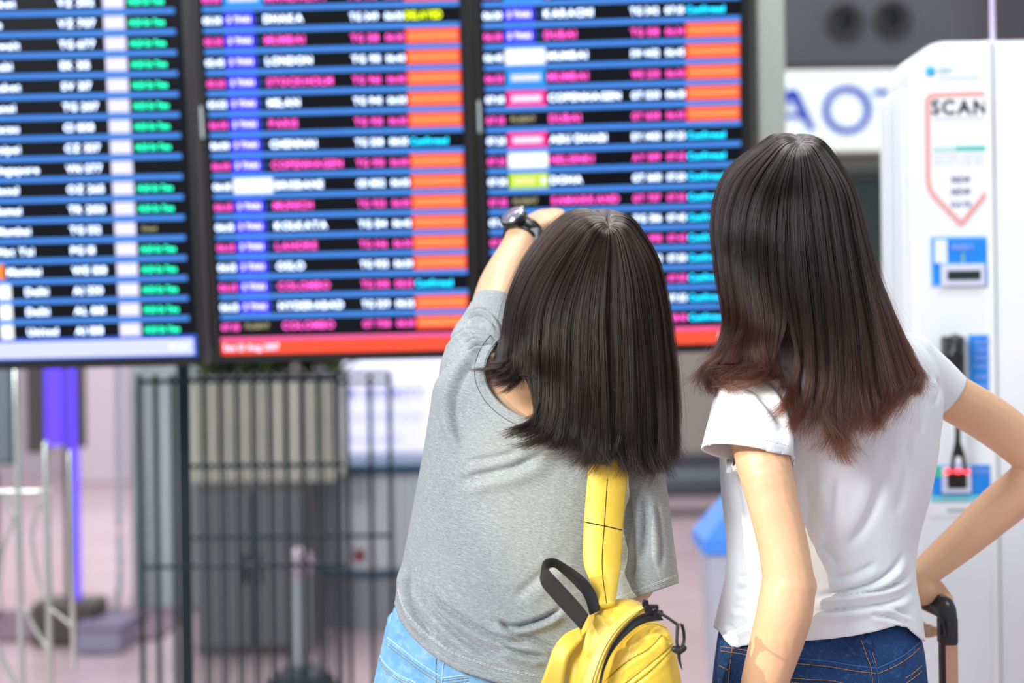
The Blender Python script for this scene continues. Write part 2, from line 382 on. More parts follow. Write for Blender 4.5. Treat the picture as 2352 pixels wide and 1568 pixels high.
def display(q, base, rows, kind, label):
    M = axes(*q[2:5]); ux, uy, uz = M[:, 0], M[:, 1], M[:, 2]; W, H = 0.607, 1.09
    o = np.array([q[0], 3.4, q[1]]) - ux * q[5] / 2 - uz * q[6] / 2
    if kind == 1: W = q[5]
    t = thing('flight_display', tuple(o), label, 'screen', 'flight displays')
    bz = 0.020
    a = slab(W + 2 * bz, H + 2 * bz, 0.055, o, ux, uz, -bz, -bz, -0.058); add('housing', a, HOUS, t, False)
    fr = []
    for (u, v, ww, hh) in ((-bz, -bz, bz - .002, H + 2 * bz), (W + .002, -bz, bz - .002, H + 2 * bz), (0, -bz, W, bz - .002), (0, H + .002, W, bz - .002)):
        fr.append(slab(ww, hh, 0.008, o, ux, uz, u, v, -0.003))
    bezel = add('bezel', join(fr), HOUS, t, False)
    add('reflection_strip', slab(0.006, 0.075, 0.002, o, ux, uz, -bz + .004, 0.845 - .32, 0.005), mat('strip_pale', 'b4c4c4', 0.3), bezel, False)  # white reflection between the boards, painted as a pale strip on each bezel
    add('screen_panel', slab(W, H, 0.003, o, ux, uz, 0, 0, -0.004), GLASS, t, False)
    def tile(nm, w_, h_, u, v, m, par=t, lift=0.0): return add(nm, slab(w_, h_, 0.0006, o, ux, uz, u, v, lift), m, par, False)
    def txt(nm, items, m, par=t, lift=0.0012):
        vf = join([on_plane(text2d(s, h, w_, 1), o, ux, uz, u, v, lift) for s, h, w_, u, v in items]); return add(nm, vf, m, par, False)
    if kind == 1:
        tile('footer_bar', W - .002, 0.052, 0.001, 0.002, G_barb); b = tile('footer_band', W - .012, 0.040, 0.004, 0.006, G_barw, lift=0.0008)
        txt('footer_text', [('18:27', 0.012, 0.045, W - .065, 0.02)], G_tw, b, 0.002)
    else:
        b = tile('footer_bar', W, 0.042, 0, 0.0, G_red); tile('footer_edge', W, 0.009, 0, 0.034, G_red2, b, 0.0008)
        if kind == 2: txt('footer_text', [('Sun 13 Aug 2017', 0.014, 0.135, 0.006, 0.011)], glow('text_palepink', 'ffd0f5', 2.2), b)
        else: txt('footer_text', [('13:42', 0.014, 0.045, W - .055, 0.011)], glow('text_palepink', 'ffd0f5', 2.2), b)
    for k in range(21):
        v = base + k * PITCH
        if v > H - 0.03: break
        if k > 0 or kind != 1: pass
        ln = tile('divider_line', (W - 0.016) if kind == 1 else W - 0.004, 0.0125, 0.0 if kind == 1 else 0.003, v - 0.5 * PITCH - 0.006, G_blue) if k > 0 else None
        r = rows[k] if k < len(rows) else rows[k % len(rows)]
        c = 0.0165; tv = v - c / 2
        if kind == 1:
            name, num, stat, chip = r
            tile('gate_tile', 0.050, 0.031, 0.437, v - 0.0155, G_lav)
            txt('destination_text', [(name, c, None, 0.155 + chip * 0.02, tv)], G_white); txt('flight_number', [(num, c, None, 0.330, tv)], G_white)
            if chip: tile('airline_tile', 0.030, 0.036, 0.150 if chip > 1 else 0.137, v - 0.018, G_tw if chip > 1 else glow('tile_orange', 'ff8c3c', 1.1))
            if stat == 2: txt('status_text', [('Closed', 0.010, 0.035, 0.502, v - .005)], G_olive)
            elif stat: txt('status_text', [('14:20 On Time', 0.013, 0.082, 0.498, tv + .001)], G_green)
        else:
            pink, tm, al, name, num, gt, stat = r
            cm = G_pink if pink else G_white
            its = [(tm, c * .9, 0.043, 0.004, tv), (num, c * .93, 0.058 if len(num) < 6 else 0.066, 0.349, tv), (gt, c * .9, 0.043, 0.431, tv)]
            if al == 'blue': its.append((name, c, None, 0.1465, tv))
            else: its.append((name, c, None, 0.153, tv))
            [txt(nm_, [it_], cm) for nm_, it_ in zip(('time_text', 'flight_number', 'gate_time', 'destination_text'), its)]
            if al == 'blue':
                a_ = tile('airline_tile', 0.072, 0.034, 0.052, v - 0.017, G_tile); txt('airline_mark', [('S THAI', 0.0125, 0.054, 0.061, v - .006)], G_mark, a_, 0.0012); txt('gate_mark', [('1', 0.012, None, 0.132, v - .006)], G_blue)
            elif al == 'olive': txt('airline_mark', [('FLIGHT', 0.011, 0.058, 0.062, v - .005)], G_olive)
            else:
                a_ = tile('airline_tile', 0.094, 0.036, 0.053, v - 0.018, {'white': G_tw, 'sky': G_sky, 'mag': G_mag, 'lime': G_lime, 'red': G_mag}[al])
                if al != 'white': tile('airline_mark', 0.070 if al != 'lime' else .05, 0.014, 0.065, v - 0.007, G_lav if al != 'lime' else glow('mark_pale', 'f0e8a0', 1.1), a_, 0.0008)
                if al == 'lime': tile('airline_mark', 0.012, 0.014, 0.130, v - 0.007, G_tw, a_, 0.0008)
            if stat == 'O':
                s_ = tile('status_tile', 0.127, 0.034, 0.478, v - 0.0165, G_orange); tile('status_tile_face', 0.117, 0.020, 0.483, v - 0.0095, G_or2, s_, 0.0008); txt('status_text', [('LANDED', 0.0135, 0.064, 0.494, v - .0068)], G_otext, s_, 0.0012)
            elif stat == 'C': txt('status_text', [('Confirmed', 0.0145, 0.088, 0.481, tv)], G_cyan)
            elif stat == 'D': txt('status_text', [('DELAYED', 0.0165, 0.085, 0.479, tv)], G_yellow)
    return t
r1 = [('United', 'AI 188', 1, 3), ('Delhi', 'AL 881', 1, 3), ('Delhi', 'AI 330', 1, 3), ('Mumbai', 'WE 188', 1, 1), ('Hat Yai', 'PG 111', 1, 0), ('Mumbai', 'TG 132', 2, 0), ('Samui', 'TR 2103', 1, 0), ('Seoul', 'OZ 265', 1, 0), ('Singapore', 'VN 577', 0, 0), ('Taipei', 'CZ 357', 1, 0),
      ('Macau', 'CI 838', 1, 0), ('Hanoi', 'TG 207', 1, 0), ('Phuket', 'SV 317', 1, 0), ('Krabi', 'EK 315', 1, 0), ('Kuwait', 'TG 677', 1, 0), ('Hue', 'VZ 707', 1, 0), ('Phuket', 'VZ 202', 1, 0)]
r2 = [(1, '07:15', 'olive', 'COLOMBO', 'GT 7158', '08:30', 'O'), (0, '06:15', 'blue', 'HYDERABAD', 'TG 329', '08:25', 'O'), (1, '06:15', 'blue', 'COLOMBO', 'TG 308', '08:15', 'C'), (0, '06:15', 'blue', 'OSLO', 'TG 955', '06:30', 'O'),
      (1, '06:15', 'blue', 'LAHORE', 'TG 346', '06:30', 'O'), (0, '06:15', 'blue', 'KOLKATA', 'TG 314', '06:45', 'O'), (1, '06:10', 'blue', 'MUNICH', 'TG 925', '06:05', 'O'), (0, '06:10', 'white', 'BRISBANE', 'OD 8832', '06:05', 'O'), (1, '06:00', 'blue', 'COPENHAGEN', 'TG 951', '06:00', 'O'),
      (0, '06:00', 'blue', 'CHENNAI', 'TG 338', '08:35', 'C'), (1, '06:00', 'blue', 'PARIS', 'TG 931', '06:05', 'O'), (0, '05:55', 'blue', 'MILAN', 'TG 941', '06:00', 'O'), (1, '05:50', 'blue', 'STOCKHOLM', 'TG 961', '06:00', 'O'), (0, '05:45', 'blue', 'LONDON', 'TG 911', '06:40', 'O'),
      (1, '05:30', 'blue', 'MUMBAI', 'TG 318', '06:30', 'O'), (0, '05:30', 'blue', 'DHAKA', 'TG 349', '06:05', 'D'), (1, '05:10', 'sky', 'MANDALAY', 'PG 710', '05:30', 'O')]
r3 = [(1, '08:15', 'blue', 'PENANG', 'TG 417', '08:10', 'C'), (0, '08:10', 'blue', 'HANOI', 'TG 561', '07:55', 'C'), (1, '08:05', 'mag', 'PHUKET', 'WE 243', '07:50', 'C'), (0, '08:00', 'blue', 'YANGON', 'TG 303', '07:50', 'C'), (1, '07:50', 'blue', 'MACAU', 'NX 9911', '07:45', 'C'), (0, '07:45', 'blue', 'DELHI', 'TG 316', '07:45', 'C'),
      (1, '07:35', 'olive', 'SAMARKAND', 'GT 7117', '07:35', 'C'), (0, '07:30', 'lime', 'DOHA', 'GT 1601', '07:20', 'C'), (1, '07:25', 'white', 'HELSINKI', 'AY 089', '07:15', 'C'), (0, '07:20', 'red', 'ABU DHABI', 'EY 1403', '07:25', 'C'), (1, '07:15', 'olive', 'DUBAI', 'GT 1658', '06:55', 'O'),
      (0, '07:10', 'mag', 'COPENHAGEN', 'GT 1233', '06:51', 'O'), (1, '06:55', 'sky', 'MUMBAI', 'WE 2331', '06:50', 'O'), (0, '06:45', 'white', 'MUMBAI', 'SW 4432', '06:45', 'O'), (1, '06:30', 'blue', 'DUBAI', 'TG 518', '06:34', 'O'), (0, '06:30', 'blue', 'KARACHI', 'TG 342', '07:15', 'C'), (1, '06:25', 'sky', 'JAIPUR', 'WE 343', '06:40', 'O')]
display([-1.0772, 1.7425, 0.012, 0.1117, -0.0095, 0.6207, 0.8491], 0.0700, r1, 1, 'flight board with lavender footer bar, white tiles and green status words')
display([-0.4108, 1.7466, -0.0141, 0.1707, -0.0092, 0.6069, 0.8457], 0.0690, r2, 2, 'flight board in the middle, with mostly orange status tiles and a full red footer bar')
display([0.2493, 1.7457, -0.0171, 0.1728, -0.0137, 0.6081, 0.8324], 0.0670, r3, 3, 'flight board next to the pale column, partly behind both women')
# ================================================================== LIT SIGN AND SHOP WINDOW
YS = 7.2
t = thing('illuminated_sign', tuple(P(1925, 345, YS)), 'white backlit sign with large blue letters beside the kiosk', 'sign')
add('sign_box', pbox(1770, 160, 2240, 345, YS, 0.18, 0.01), mat('sign_face', 'd9e4df', 0.5, 0, 'e2efe9', 0.62), t, False)
SB = mat('letter_blue', '1f48c4', 0.5, 0, '1f48c8', 0.12, spec=.2)
def letter(vf, x, y, Y): return (np.asarray(P(x, y, Y)) + vf[0][:, :1] * np.array([1, 0, 0]) + vf[0][:, 1:2] * np.array([0, 0, 1]) + np.array([0, -0.012, 0]), vf[1])
def ring_arc(cx, cy, r0, r1, a0, a1, Y, n=60):
    th = np.radians(np.linspace(a0, a1, n)); s = Y / FPX; c = P(cx, cy, Y); V = []
    for a in th:
        for r in (r0, r1):
            for d in (0, -0.02): V.append(c + np.array([math.cos(a) * r * s, d, math.sin(a) * r * s]))
    F = []
    for i in range(n - 1):
        b = i * 4
        F += [(b, b + 2, b + 6, b + 4), (b + 1, b + 5, b + 7, b + 3), (b, b + 4, b + 5, b + 1), (b + 2, b + 3, b + 7, b + 6)]
    return np.array(V), F
l = add('letter', ring_arc(1944, 253, 41, 56, 0, 360, YS), SB, t, False); l['label'] = 'blue letter O'
def poly_slab(pts, Y, th):
    pts = np.array(pts, float); V = P(pts[:, 0], pts[:, 1], np.full(len(pts), Y)); V[:, 1] = Y; B = V + np.array([0, -th, 0]); n = len(pts)
    return np.concatenate([V, B]), [tuple(range(n))[::-1], tuple(range(n, 2 * n))] + [(i, (i + 1) % n, n + (i + 1) % n, n + i) for i in range(n)]
l = add('letter', join([poly_slab([(1800, 212), (1812, 206), (1830, 206), (1873, 300), (1857, 300), (1815, 226), (1778, 300), (1762, 300)], YS, 0.02), poly_slab([(1790, 262), (1840, 262), (1846, 273), (1786, 273)], YS, 0.02)]), SB, t, False); l['label'] = 'blue letter A'
l = add('letter', join([poly_slab([(2005, 206), (2095, 206), (2095, 219), (2005, 219)], YS, 0.02), poly_slab([(2043, 219), (2057, 219), (2057, 300), (2043, 300)], YS, 0.02)]), SB, t, False); l['label'] = 'blue letter T'
add('bottom_rail', pbox(1770, 345, 2240, 352, YS, 0.18), mat('rail_tan', '9a8f7c', 0.5), t, False)
wn = structure('window_1', pbox(1770, 354, 2240, 1060, YS + 0.1, 0.1), mat('shop_glass_dark', '273b37', 0.12, noise=[('3b4a46', (1.5, 1, 3), 0, 2, .4, .6, .8)]))
add('window_frame', join([pbox(1770, 400, 2240, 404, YS + 0.05, 0.06), pbox(1800, 354, 1806, 1060, YS + 0.05, 0.06), pbox(1770, 354, 2240, 392, YS + 0.06, .06)]), mat('mullion_grey', '6c6e6c', 0.4, 0.5), wn, False)
# ================================================================== KIOSK
YK = 3.05
KW = mat('kiosk_white', 'f0f4f8', 0.32, noise=[('e6eef4', (2, 2, 1), 0, 2, .4, .6, .6)], coat=0.2)
K = thing('self_service_kiosk', (P(2330, 784, YK)[0], YK, 0), 'tall white self-service scanning kiosk with rounded top corner', 'kiosk')
s = YK / FPX
def kx(px): return (px - 1176) * s + (0)
xl, xr = P(2100, 784, YK)[0], P(2640, 784, YK)[0]; ztop = zed(92, YK, 2200); rad = 85 * s
prof = [(xl, 0.0)] + [(xl + rad - rad * math.cos(a), ztop - rad + rad * math.sin(a)) for a in np.linspace(0, math.pi / 2, 12)] + [(xr - rad + rad * math.sin(a), ztop - rad + rad * math.cos(a)) for a in np.linspace(0, math.pi / 2, 8)] + [(xr, 0)]
n = len(prof); V = [(x, YK + d, z) for d in (0.012, 0.0) for x, z in prof]  # body
bm = bmesh.new(); vs = [bm.verts.new((x, YK, z)) for x, z in prof]; f = bm.faces.new(vs[::-1]); r_ = bmesh.ops.extrude_face_region(bm, geom=[f])
for v in r_['geom']:
    if isinstance(v, bmesh.types.BMVert): v.co.y += 0.20
bmesh.ops.recalc_face_normals(bm, faces=bm.faces); bmesh.ops.bevel(bm, geom=[e for e in bm.edges if abs(e.verts[0].co.y - e.verts[1].co.y) < 1e-6 and e.verts[0].co.z + e.verts[1].co.z > 0.01], offset=0.012, segments=3, affect='EDGES')
me = bpy.data.meshes.new('k'); bm.to_mesh(me); bm.free(); mesh_obj('body', me, KW, K, False)
add('seam_trim', join([pbox(2279, 92, 2296, 2600, YK - 0.006, 0.012, 0.003)]), mat('kiosk_trim', 'f1f5f5', 0.25), K, False)
add('seam_gap', pbox(2296, 96, 2299, 2600, YK - 0.003, 0.004), mat('seam_grey', '9fb2b6', 0.5), K, False)
for k_ in range(4):     # side fins
    yy = YK + 0.045 + 0.042 * k_; add('side_fin', box((xl - 0.006 - 0.006 * (k_ > 1), yy, (ztop - rad) / 2 - .01), (0.018, 0.024, ztop - rad - 0.02), 0.005), mat('fin_white', 'dfe4ea', 0.35), K, False)
YF = YK - 0.003
def rpoly(pts, rads, n=6):
    out = []; pts = np.array(pts, float); m_ = len(pts)
    for i in range(m_):
        a, b, c = pts[i - 1], pts[i], pts[(i + 1) % m_]; d0 = (a - b) / np.linalg.norm(a - b); d1 = (c - b) / np.linalg.norm(c - b); r = rads[i]
        for q in np.linspace(0, 1, n): out.append((1 - q) ** 2 * (b + d0 * r) + 2 * q * (1 - q) * b + q * q * (b + d1 * r))
    return np.array(out)
outer = rpoly([(2125, 214), (2282, 209), (2285, 428), (2208, 522), (2127, 438)], [22, 22, 30, 8, 30]); inner = rpoly([(2136, 225), (2271, 220), (2274, 424), (2208, 505), (2138, 434)], [14, 14, 24, 6, 24])
n_ = len(outer); Vo = P(outer[:, 0], outer[:, 1], np.full(n_, YF)); Vi = P(inner[:, 0], inner[:, 1], np.full(n_, YF))
dec = add('instruction_decal', (np.concatenate([Vo, Vi, Vo + [0, .002, 0], Vi + [0, .002, 0]]), [(i, (i + 1) % n_, n_ + (i + 1) % n_, n_ + i) for i in range(n_)] + [(i, (i + 1) % n_, 2 * n_ + (i + 1) % n_, 2 * n_ + i) for i in range(n_)]), mat('decal_pink', 'eba6a2', 0.5), K, False)
add('decal_card', (np.concatenate([Vi + [0, .0005, 0], Vi + [0, .0018, 0]]), [tuple(range(n_)), tuple(range(n_, 2 * n_))[::-1]] + [(i, (i + 1) % n_, n_ + (i + 1) % n_, n_ + i) for i in range(n_)]), mat('card_white', 'eef2f6', 0.5), dec, False)
def ktext(nm, s_, x, ybase, h, wd, m, par, bold=1, Y=YF):
    vf = text2d(s_, h * Y / FPX, wd * Y / FPX, bold); o = P(x, ybase, Y - .0012)
    return add(nm, (o + vf[0][:, :1] * np.array([1, 0, -0.01]) + vf[0][:, 1:2] * np.array([0.0, 0, 1]), vf[1]), m, par, False)
BK = mat('print_black', '22201f', 0.6); NV = mat('print_navy', '2b3f78', 0.6); GY = mat('print_grey', 'a9b4bb', 0.6)
ktext('lettering', 'SCAN', 2139, 262, 32, 128, BK, dec)
ktext('lettering', 'NOW', 2186, 419, 14, 43, NV, dec); ktext('lettering', 'NOW', 2186, 447, 14, 43, NV, dec); ktext('lettering', 'GATE', 2184, 475, 12, 46, mat('print_blue_grey', '5b76a6', 0.6), dec)
add('teal_bar', pbox(2196, 336, 2272, 345, YF - .001, .001), mat('teal', '22c3b4', 0.5), dec, False)
add('pale_teal_bar', pbox(2143, 338, 2196, 346, YF - .001, .001), mat('pale_teal', 'a8dcd8', 0.5), dec, False)
for yy, s_ in ((358, 'passenger only pass'), (368, 'scan your code here'), (378, 'please keep flat')): ktext('small_print', s_, 2146, yy, 5, 118, GY, dec, 0)
add('thin_rule', pbox(2143, 271, 2268, 272.5, YF - .001, .001), GY, dec, False)
add('round_logo', ball(P(2137, 163, YF), (0.0105, 0.002, 0.0105)), mat('logo_cyan', '35b5ea', 0.4), K)
ktext('lettering', 'PORT', 2156, 166, 9, 32, mat('print_teal', '6fa9b4', 0.6), K, 1); ktext('lettering', 'international', 2156, 181, 7, 90, mat('print_teal', '6fa9b4', 0.6), K, 0)
BL = mat('panel_blue', '1583e6', 0.4, noise=[('1c94f2', (9, 9, 9), 0, 1, .4, .6, .8)])
def kpanel(nm, x0, y0, x1, y1, m, par=K, lift=0.0, th=.002): return add(nm, pbox(x0, y0, x1, y1, YF - lift, th, 0.0005), m, par, False)
p = kpanel('slot_panel', 2138, 542, 2281, 657, mat('panel_edge', '8fc4f0', 0.4)); kpanel('panel_face', 2143, 547, 2277, 652, BL, p, .001)
kpanel('white_card', 2147, 550, 2176, 604, mat('card_cream', 'e6efe6', 0.5), p, .0025); kpanel('slot_frame', 2163, 606, 2263, 656, mat('slot_frame', 'd8def2', 0.3), p, .010, .010); kpanel('slot_opening', 2177, 621, 2252, 642, mat('slot_dark', '20282c', 0.3), p, .0125, .003)
ktext('lettering', 'INSERT', 2187, 573, 12, 50, mat('print_lilac', '9cb4f4', 0.5), p, 1, YF - .003); kpanel('arrow_mark', 2210, 582, 2215, 604, mat('arrow_olive', '8fc08c', 0.5), p, .003)
hl = kpanel('scanner_holster', 2172, 772, 2216, 880, mat('black_plastic', '1d1d1f', 0.35), K, .03, .032); add('scanner_cup', ptube([(2194, 785, YF - .045), (2194, 820, YF - .05), (2196, 862, YF - .045)], [0.017, .019, .014]), mat('black_plastic', '1d1d1f'), hl)
p = kpanel('instruction_panel', 2224, 767, 2289, 960, mat('panel_edge', '8fc4f0', 0.4)); kpanel('panel_face', 2228, 771, 2286, 956, BL, p, .001)
for yy, s_ in ((790, 'SCAN'), (808, 'YOUR'), (826, 'BOARDING'), (846, 'PASS'), (870, 'AND'), (892, 'GO')): ktext('lettering', s_, 2240, yy, 10, 34, mat('print_lilac', '9cb4f4', 0.5), p, 1, YF - .002)
cb = add('coiled_cable', join([ptube([(2194, 880, YF - .03), (2200, 960, YF - .04), (2198, 1010, YF - .04), (2190, 1050, YF - .035), (2187, 1078, YF - .02)], .0045), ptube([(2198, 1008, YF - .04), (2210, 1040, YF - .038), (2217, 1078, YF - .02)], .0045)] +
       [ball(P(2200 - .0 * q, 975 + q * 4.2, YF - .041), (0.0075, 0.0075, 0.0022), 6, 10) for q in range(18)]), mat('black_plastic', '1d1d1f'), K)
p = kpanel('reader_panel', 2138, 1067, 2279, 1152, mat('panel_edge', '8fc4f0', 0.4)); kpanel('panel_face', 2141, 1070, 2276, 1138, BL, p, .001); kpanel('teal_strip', 2141, 1138, 2276, 1149, mat('panel_teal', '79dede', 0.4), p, .001); kpanel('green_mark', 2143, 1072, 2163, 1096, mat('mark_green', '3fc79c', 0.4), p, .0025)
kpanel('reader_frame', 2166, 1072, 2231, 1132, mat('slot_frame', 'e6eaf2', 0.3), p, .012, .012); kpanel('reader_window', 2177, 1086, 2221, 1121, mat('reader_dark', '1c0b10', 0.15), p, .0145, .003)
ktext('lettering', 'READER', 2236, 1086, 9, 36, mat('print_lilac', '9cb4f4', 0.5), p, 1, YF - .002)
for x in (2178, 2201, 2219): add('red_lamp', ball(P(x, 1082, YF - .018), (0.0075, 0.004, 0.0055)), glow('lamp_red', 'ff4048', 3.0), p)
p = kpanel('notice_card', 2137, 1153, 2242, 1186, mat('card_white', 'eef2f6')); kpanel('grey_strip', 2175, 1168, 2235, 1176, GY, p, .001)
pk = thing('thin_rod', tuple(P(2280, 90, YK + .1)), 'thin lavender rod standing on top of the white kiosk', 'rod')
a = P(2280, 90, YK + .1); add('rod_tube', tube([(a[0], YK + .1, a[2] - .02), (a[0], YK + .1, a[2] + .9)], .0055), mat('rod_lav', 'cfc4ea', 0.35), pk); add('rod_collar', tube([(a[0], YK + .1, a[2] - .03), (a[0], YK + .1, a[2] - .012)], .009), KW, pk)
# ================================================================== ROLL CAGE, PLANTER, POSTER, BELTS
DK = mat('cage_dark', '24343a', 0.45, 0.3)
def X(px, Y): return float(P(px, 784, Y)[0])
CG = thing('roll_cage_trolley', (X(600, 4.3), 4.3, 0), 'dark wire roll cage trolley below the flight boards', 'trolley')
YA = 4.1
def vbar(nm, px, Y, z0, z1, r, m=DK, par=CG): return add(nm, tube([(X(px, Y), Y, z0), (X(px, Y), Y, z1)], r, m=8, per=1), m, par)
def hbar(nm, x0, x1, Y, z, r, m=DK, par=CG): return add(nm, tube([(X(x0, Y), Y, z), (X(x1, Y), Y, z)], r, m=8, per=1), m, par)
zt = zed(852, YA)
for px in (318, 356, 395): vbar('bar', px, YA, 0.12, zt, .0075)
for px in (412, 428): vbar('corner_post', px, YA, 0.10, zt + .05, .010)
for i in range(9): vbar('bar', 470 + i * 37.6, YA, 0.12, zt, .0085)
for px in (452, 490, 527, 565, 602, 642, 681, 716, 752): vbar('bar', px, YA + .5, 0.12, zt, .005)
for px in (795, 848, 893): vbar('bar', px, YA + .5, 0.12, zt - .02, .0075)
for z in (zt - .015,): hbar('rail', 318, 772, YA, z, .008)
for yy in (853, 872): hbar('rail', 772, 893, YA + .5, zed(yy, YA + .5), .007)
for yy in (1060, 1290): hbar('rail', 318 if yy > 1200 else 440, 780, YA, zed(yy, YA), .007)
hbar('rail', 440, 893, YA + .5, zed(1225, YA + .5), .007); hbar('rail', 440, 893, YA + .5, 0.16, .009)
add('deck', box((X(600, 4.35), 4.38, 0.14), (X(893, 4.6) - X(318, 4.1), 0.62, 0.03), .005), mat('deck_grey', '53585c', 0.5, .5), CG, False)
for px in (335, 760):
    for Y in (4.15, 4.6): cw = add('caster', tube([(X(px, Y) - .015, Y, .055), (X(px, Y) + .015, Y, .055)], .053, m=20, per=1), mat('rubber_black', '1b1b1c', .6), CG); add('caster_fork', box((X(px, Y), Y, .11), (.05, .05, .03), .004), DK, cw, False)
tg = add('tag_plate', pbox(812, 1262, 838, 1290, YA + .47, .01, .002), mat('tag_red', '7c3c48', .5), CG, False)
PL = thing('planter_box', tuple(P(600, 1100, 6.2)), 'cream ribbed planter box standing on a grey cabinet', 'planter')
cz0, cz1 = zed(1100, 6.2), zed(857, 6.2); cxm = (X(432, 6.2) + X(768, 6.2)) / 2; wd = X(768, 6.2) - X(432, 6.2)
add('box_body', box((cxm, 6.4, (cz0 + cz1) / 2), (wd, .4, cz1 - cz0), .01), mat('planter_cream', 'c9cbbe', .5, noise=[('a9b0ae', (2, 2, 5), 0, 2, .4, .65, .7)]), PL, False)
for i in range(9): add('rib', box((cxm - wd / 2 + (i + .5) * wd / 9, 6.185, (cz0 + cz1) / 2 + .02), (.022, .03, cz1 - cz0 - .08), .004), mat('planter_rib', 'd7d6c8', .5), PL, False)
add('soil', box((cxm, 6.4, cz1 + .004), (wd - .04, .36, .02)), mat('soil', '2c2118', .9), PL, False)
CB = thing('cabinet', (cxm, 6.4, 0), 'grey-brown metal cabinet under the cream planter', 'cabinet')
cxc = cxm - .05; wc2 = wd - .13; add('body', box((cxc, 6.42, cz0 / 2), (wc2, .42, cz0 - .004), .01), mat('cabinet_grey', '6d6c6b', .45, noise=[('5b4f49', (2.2, 1, .4), 0, 2, .45, .6, .8)]), CB, False)
for i in (0, 1): d_ = add('door', box((cxc + (i - .5) * (wc2 - .01) / 2, 6.20, cz0 / 2), ((wc2 - .03) / 2, .02, cz0 - .08), .004), mat('cabinet_door', '75787a', .4, .2), CB, False); add('door_handle', box((cxc + (i - .5) * .06, 6.185, cz0 / 2), (.012, .02, .12), .003), DK, d_, False)
GR = [mat('leaf_a', '4b6a2c', .5), mat('leaf_b', '35501f', .5), mat('leaf_c', '5f7a3a', .5)]
def leaf(c, d, L, W_):
    d = np.array(d) / np.linalg.norm(d); s_ = np.cross(d, (0, 0, 1)); s_ /= np.linalg.norm(s_) + 1e-9; up = np.cross(s_, d); V = []; n = 6
    for i in range(n):
        q = i / (n - 1); wv = W_ * math.sin(math.pi * (0.08 + .9 * q)) ; p_ = c + d * L * q - np.array([0, 0, 1]) * L * .35 * q * q
        V += [p_ - s_ * wv, p_ + up * wv * -.25, p_ + s_ * wv]
    return np.array(V), [(i * 3 + j, i * 3 + j + 1, (i + 1) * 3 + j + 1, (i + 1) * 3 + j) for i in range(n - 1) for j in (0, 1)]
for i in range(7):
    bx = cxm - wd / 2 + .05 + i * (wd - .1) / 6; pl = thing('leafy_plant', (bx, 6.4, cz1), ['leafy green plant in the cream planter, at its end nearest the purple panel', 'leafy green plant, second in the planter from the purple panel end', 'leafy green plant, third in the planter from the purple panel end', 'leafy green plant in the very middle of the cream planter', 'leafy green plant, third in the planter from the lavender screen end', 'leafy green plant, second in the planter from the lavender screen end', 'leafy green plant in the planter, its fronds against the lavender screen'][i], 'plant', 'plants in the planter box')
    sp_ = [(leaf(np.array([bx, 6.4, cz1 + .02]) + rng.normal(size=3) * [.03, .05, .02], (math.cos(a), math.sin(a), .5 + rng.random() * 1.2), .20 + rng.random() * (.22 if i < 5 else .36), .016 + rng.random() * .012)) for a in rng.random(26) * 6.28]
    add('foliage', join(sp_), GR[i % 3], pl, kind='stuff'); add('stem', tube([(bx, 6.4, cz1 + .0), (bx, 6.4, cz1 + .16)], .008, m=8, per=1), GR[1], pl)
PO = thing('information_screen', (X(905, 7.4), 7.4, 0), 'large lavender information screen with faint navy lettering', 'screen')
add('screen_face', pbox(742, 800, 1130, 1052, 7.4, .05), mat('poster_lav', 'dcdcf2', .4, 0, 'e4e2fb', .72), PO, False)
add('frame', join([pbox(736, 794, 1136, 800, 7.39, .07), pbox(736, 1052, 1136, 1058, 7.39, .07), pbox(736, 800, 742, 1052, 7.39, .07), pbox(1130, 800, 1136, 1052, 7.39, .07)]), DK, PO, False)
LV = mat('print_periwinkle', '8f90dc', .5, 0, '8f90dc', .6)
for (s_, x, yb, h, wd_, m_) in (('AIR SECURITY', 776, 914, 20, 196, mat('print_indigo', '5560b8', .5, 0, '5d66c4', .35)), ('restricted area', 780, 963, 12, 190, LV), ('please queue', 790, 1014, 12, 130, LV)):
    vf = text2d(s_, h * 7.4 / FPX, wd_ * 7.4 / FPX, 1); o = P(x, yb, 7.39); add('lettering', (o + vf[0][:, :1] * np.array([1, 0, 0]) + vf[0][:, 1:2] * np.array([0, 0, 1]), vf[1]), m_, PO, False)
for px in (800, 1080): add('leg', box((X(px, 7.43), 7.43, zed(1056, 7.4) / 2), (.06, .05, zed(1056, 7.4)), .005), DK, PO, False)
BR = thing('check_counter', (X(840, 6.8), 6.8, 0), 'counter with ribbed metal front and dark blue rounded top edge', 'counter')
ctop = zed(1062, 6.6)
cc = np.array([X(885, 6.9), 6.95, 0])
th = np.linspace(0, 2 * math.pi, 48, endpoint=False)
def oval(rx, ry, z0, z1):
    V = np.concatenate([np.stack([cc[0] + np.sign(np.cos(th)) * np.abs(np.cos(th)) ** .8 * rx, cc[1] + np.sin(th) * ry, np.full(48, z)], 1) for z in (z0, z1)]); return caps(V, grid_faces(2, 48), 2, 48)
add('top', oval(.46, .36, ctop - .045, ctop), mat('counter_blue', '1d4a66', .35), BR, False)
cbod = add('body', oval(.42, .32, 0.30, ctop - .045), mat('counter_grille', 'c0c9cd', .4, .15), BR, False)
add('grille_rib', join([tube([(cc[0] + math.copysign(abs(math.cos(a)) ** .8, math.cos(a)) * .425, cc[1] + math.sin(a) * .325, .32), (cc[0] + math.copysign(abs(math.cos(a)) ** .8, math.cos(a)) * .425, cc[1] + math.sin(a) * .325, ctop - .05)], .006, m=6, per=1) for a in np.linspace(math.pi, 2 * math.pi, 44)]), mat('rib_steel', 'dbe4e8', .35, .25), BR, kind='stuff')
add('plinth', oval(.38, .28, 0, .30), mat('plinth_grey', '8b8f94', .5), BR, False)
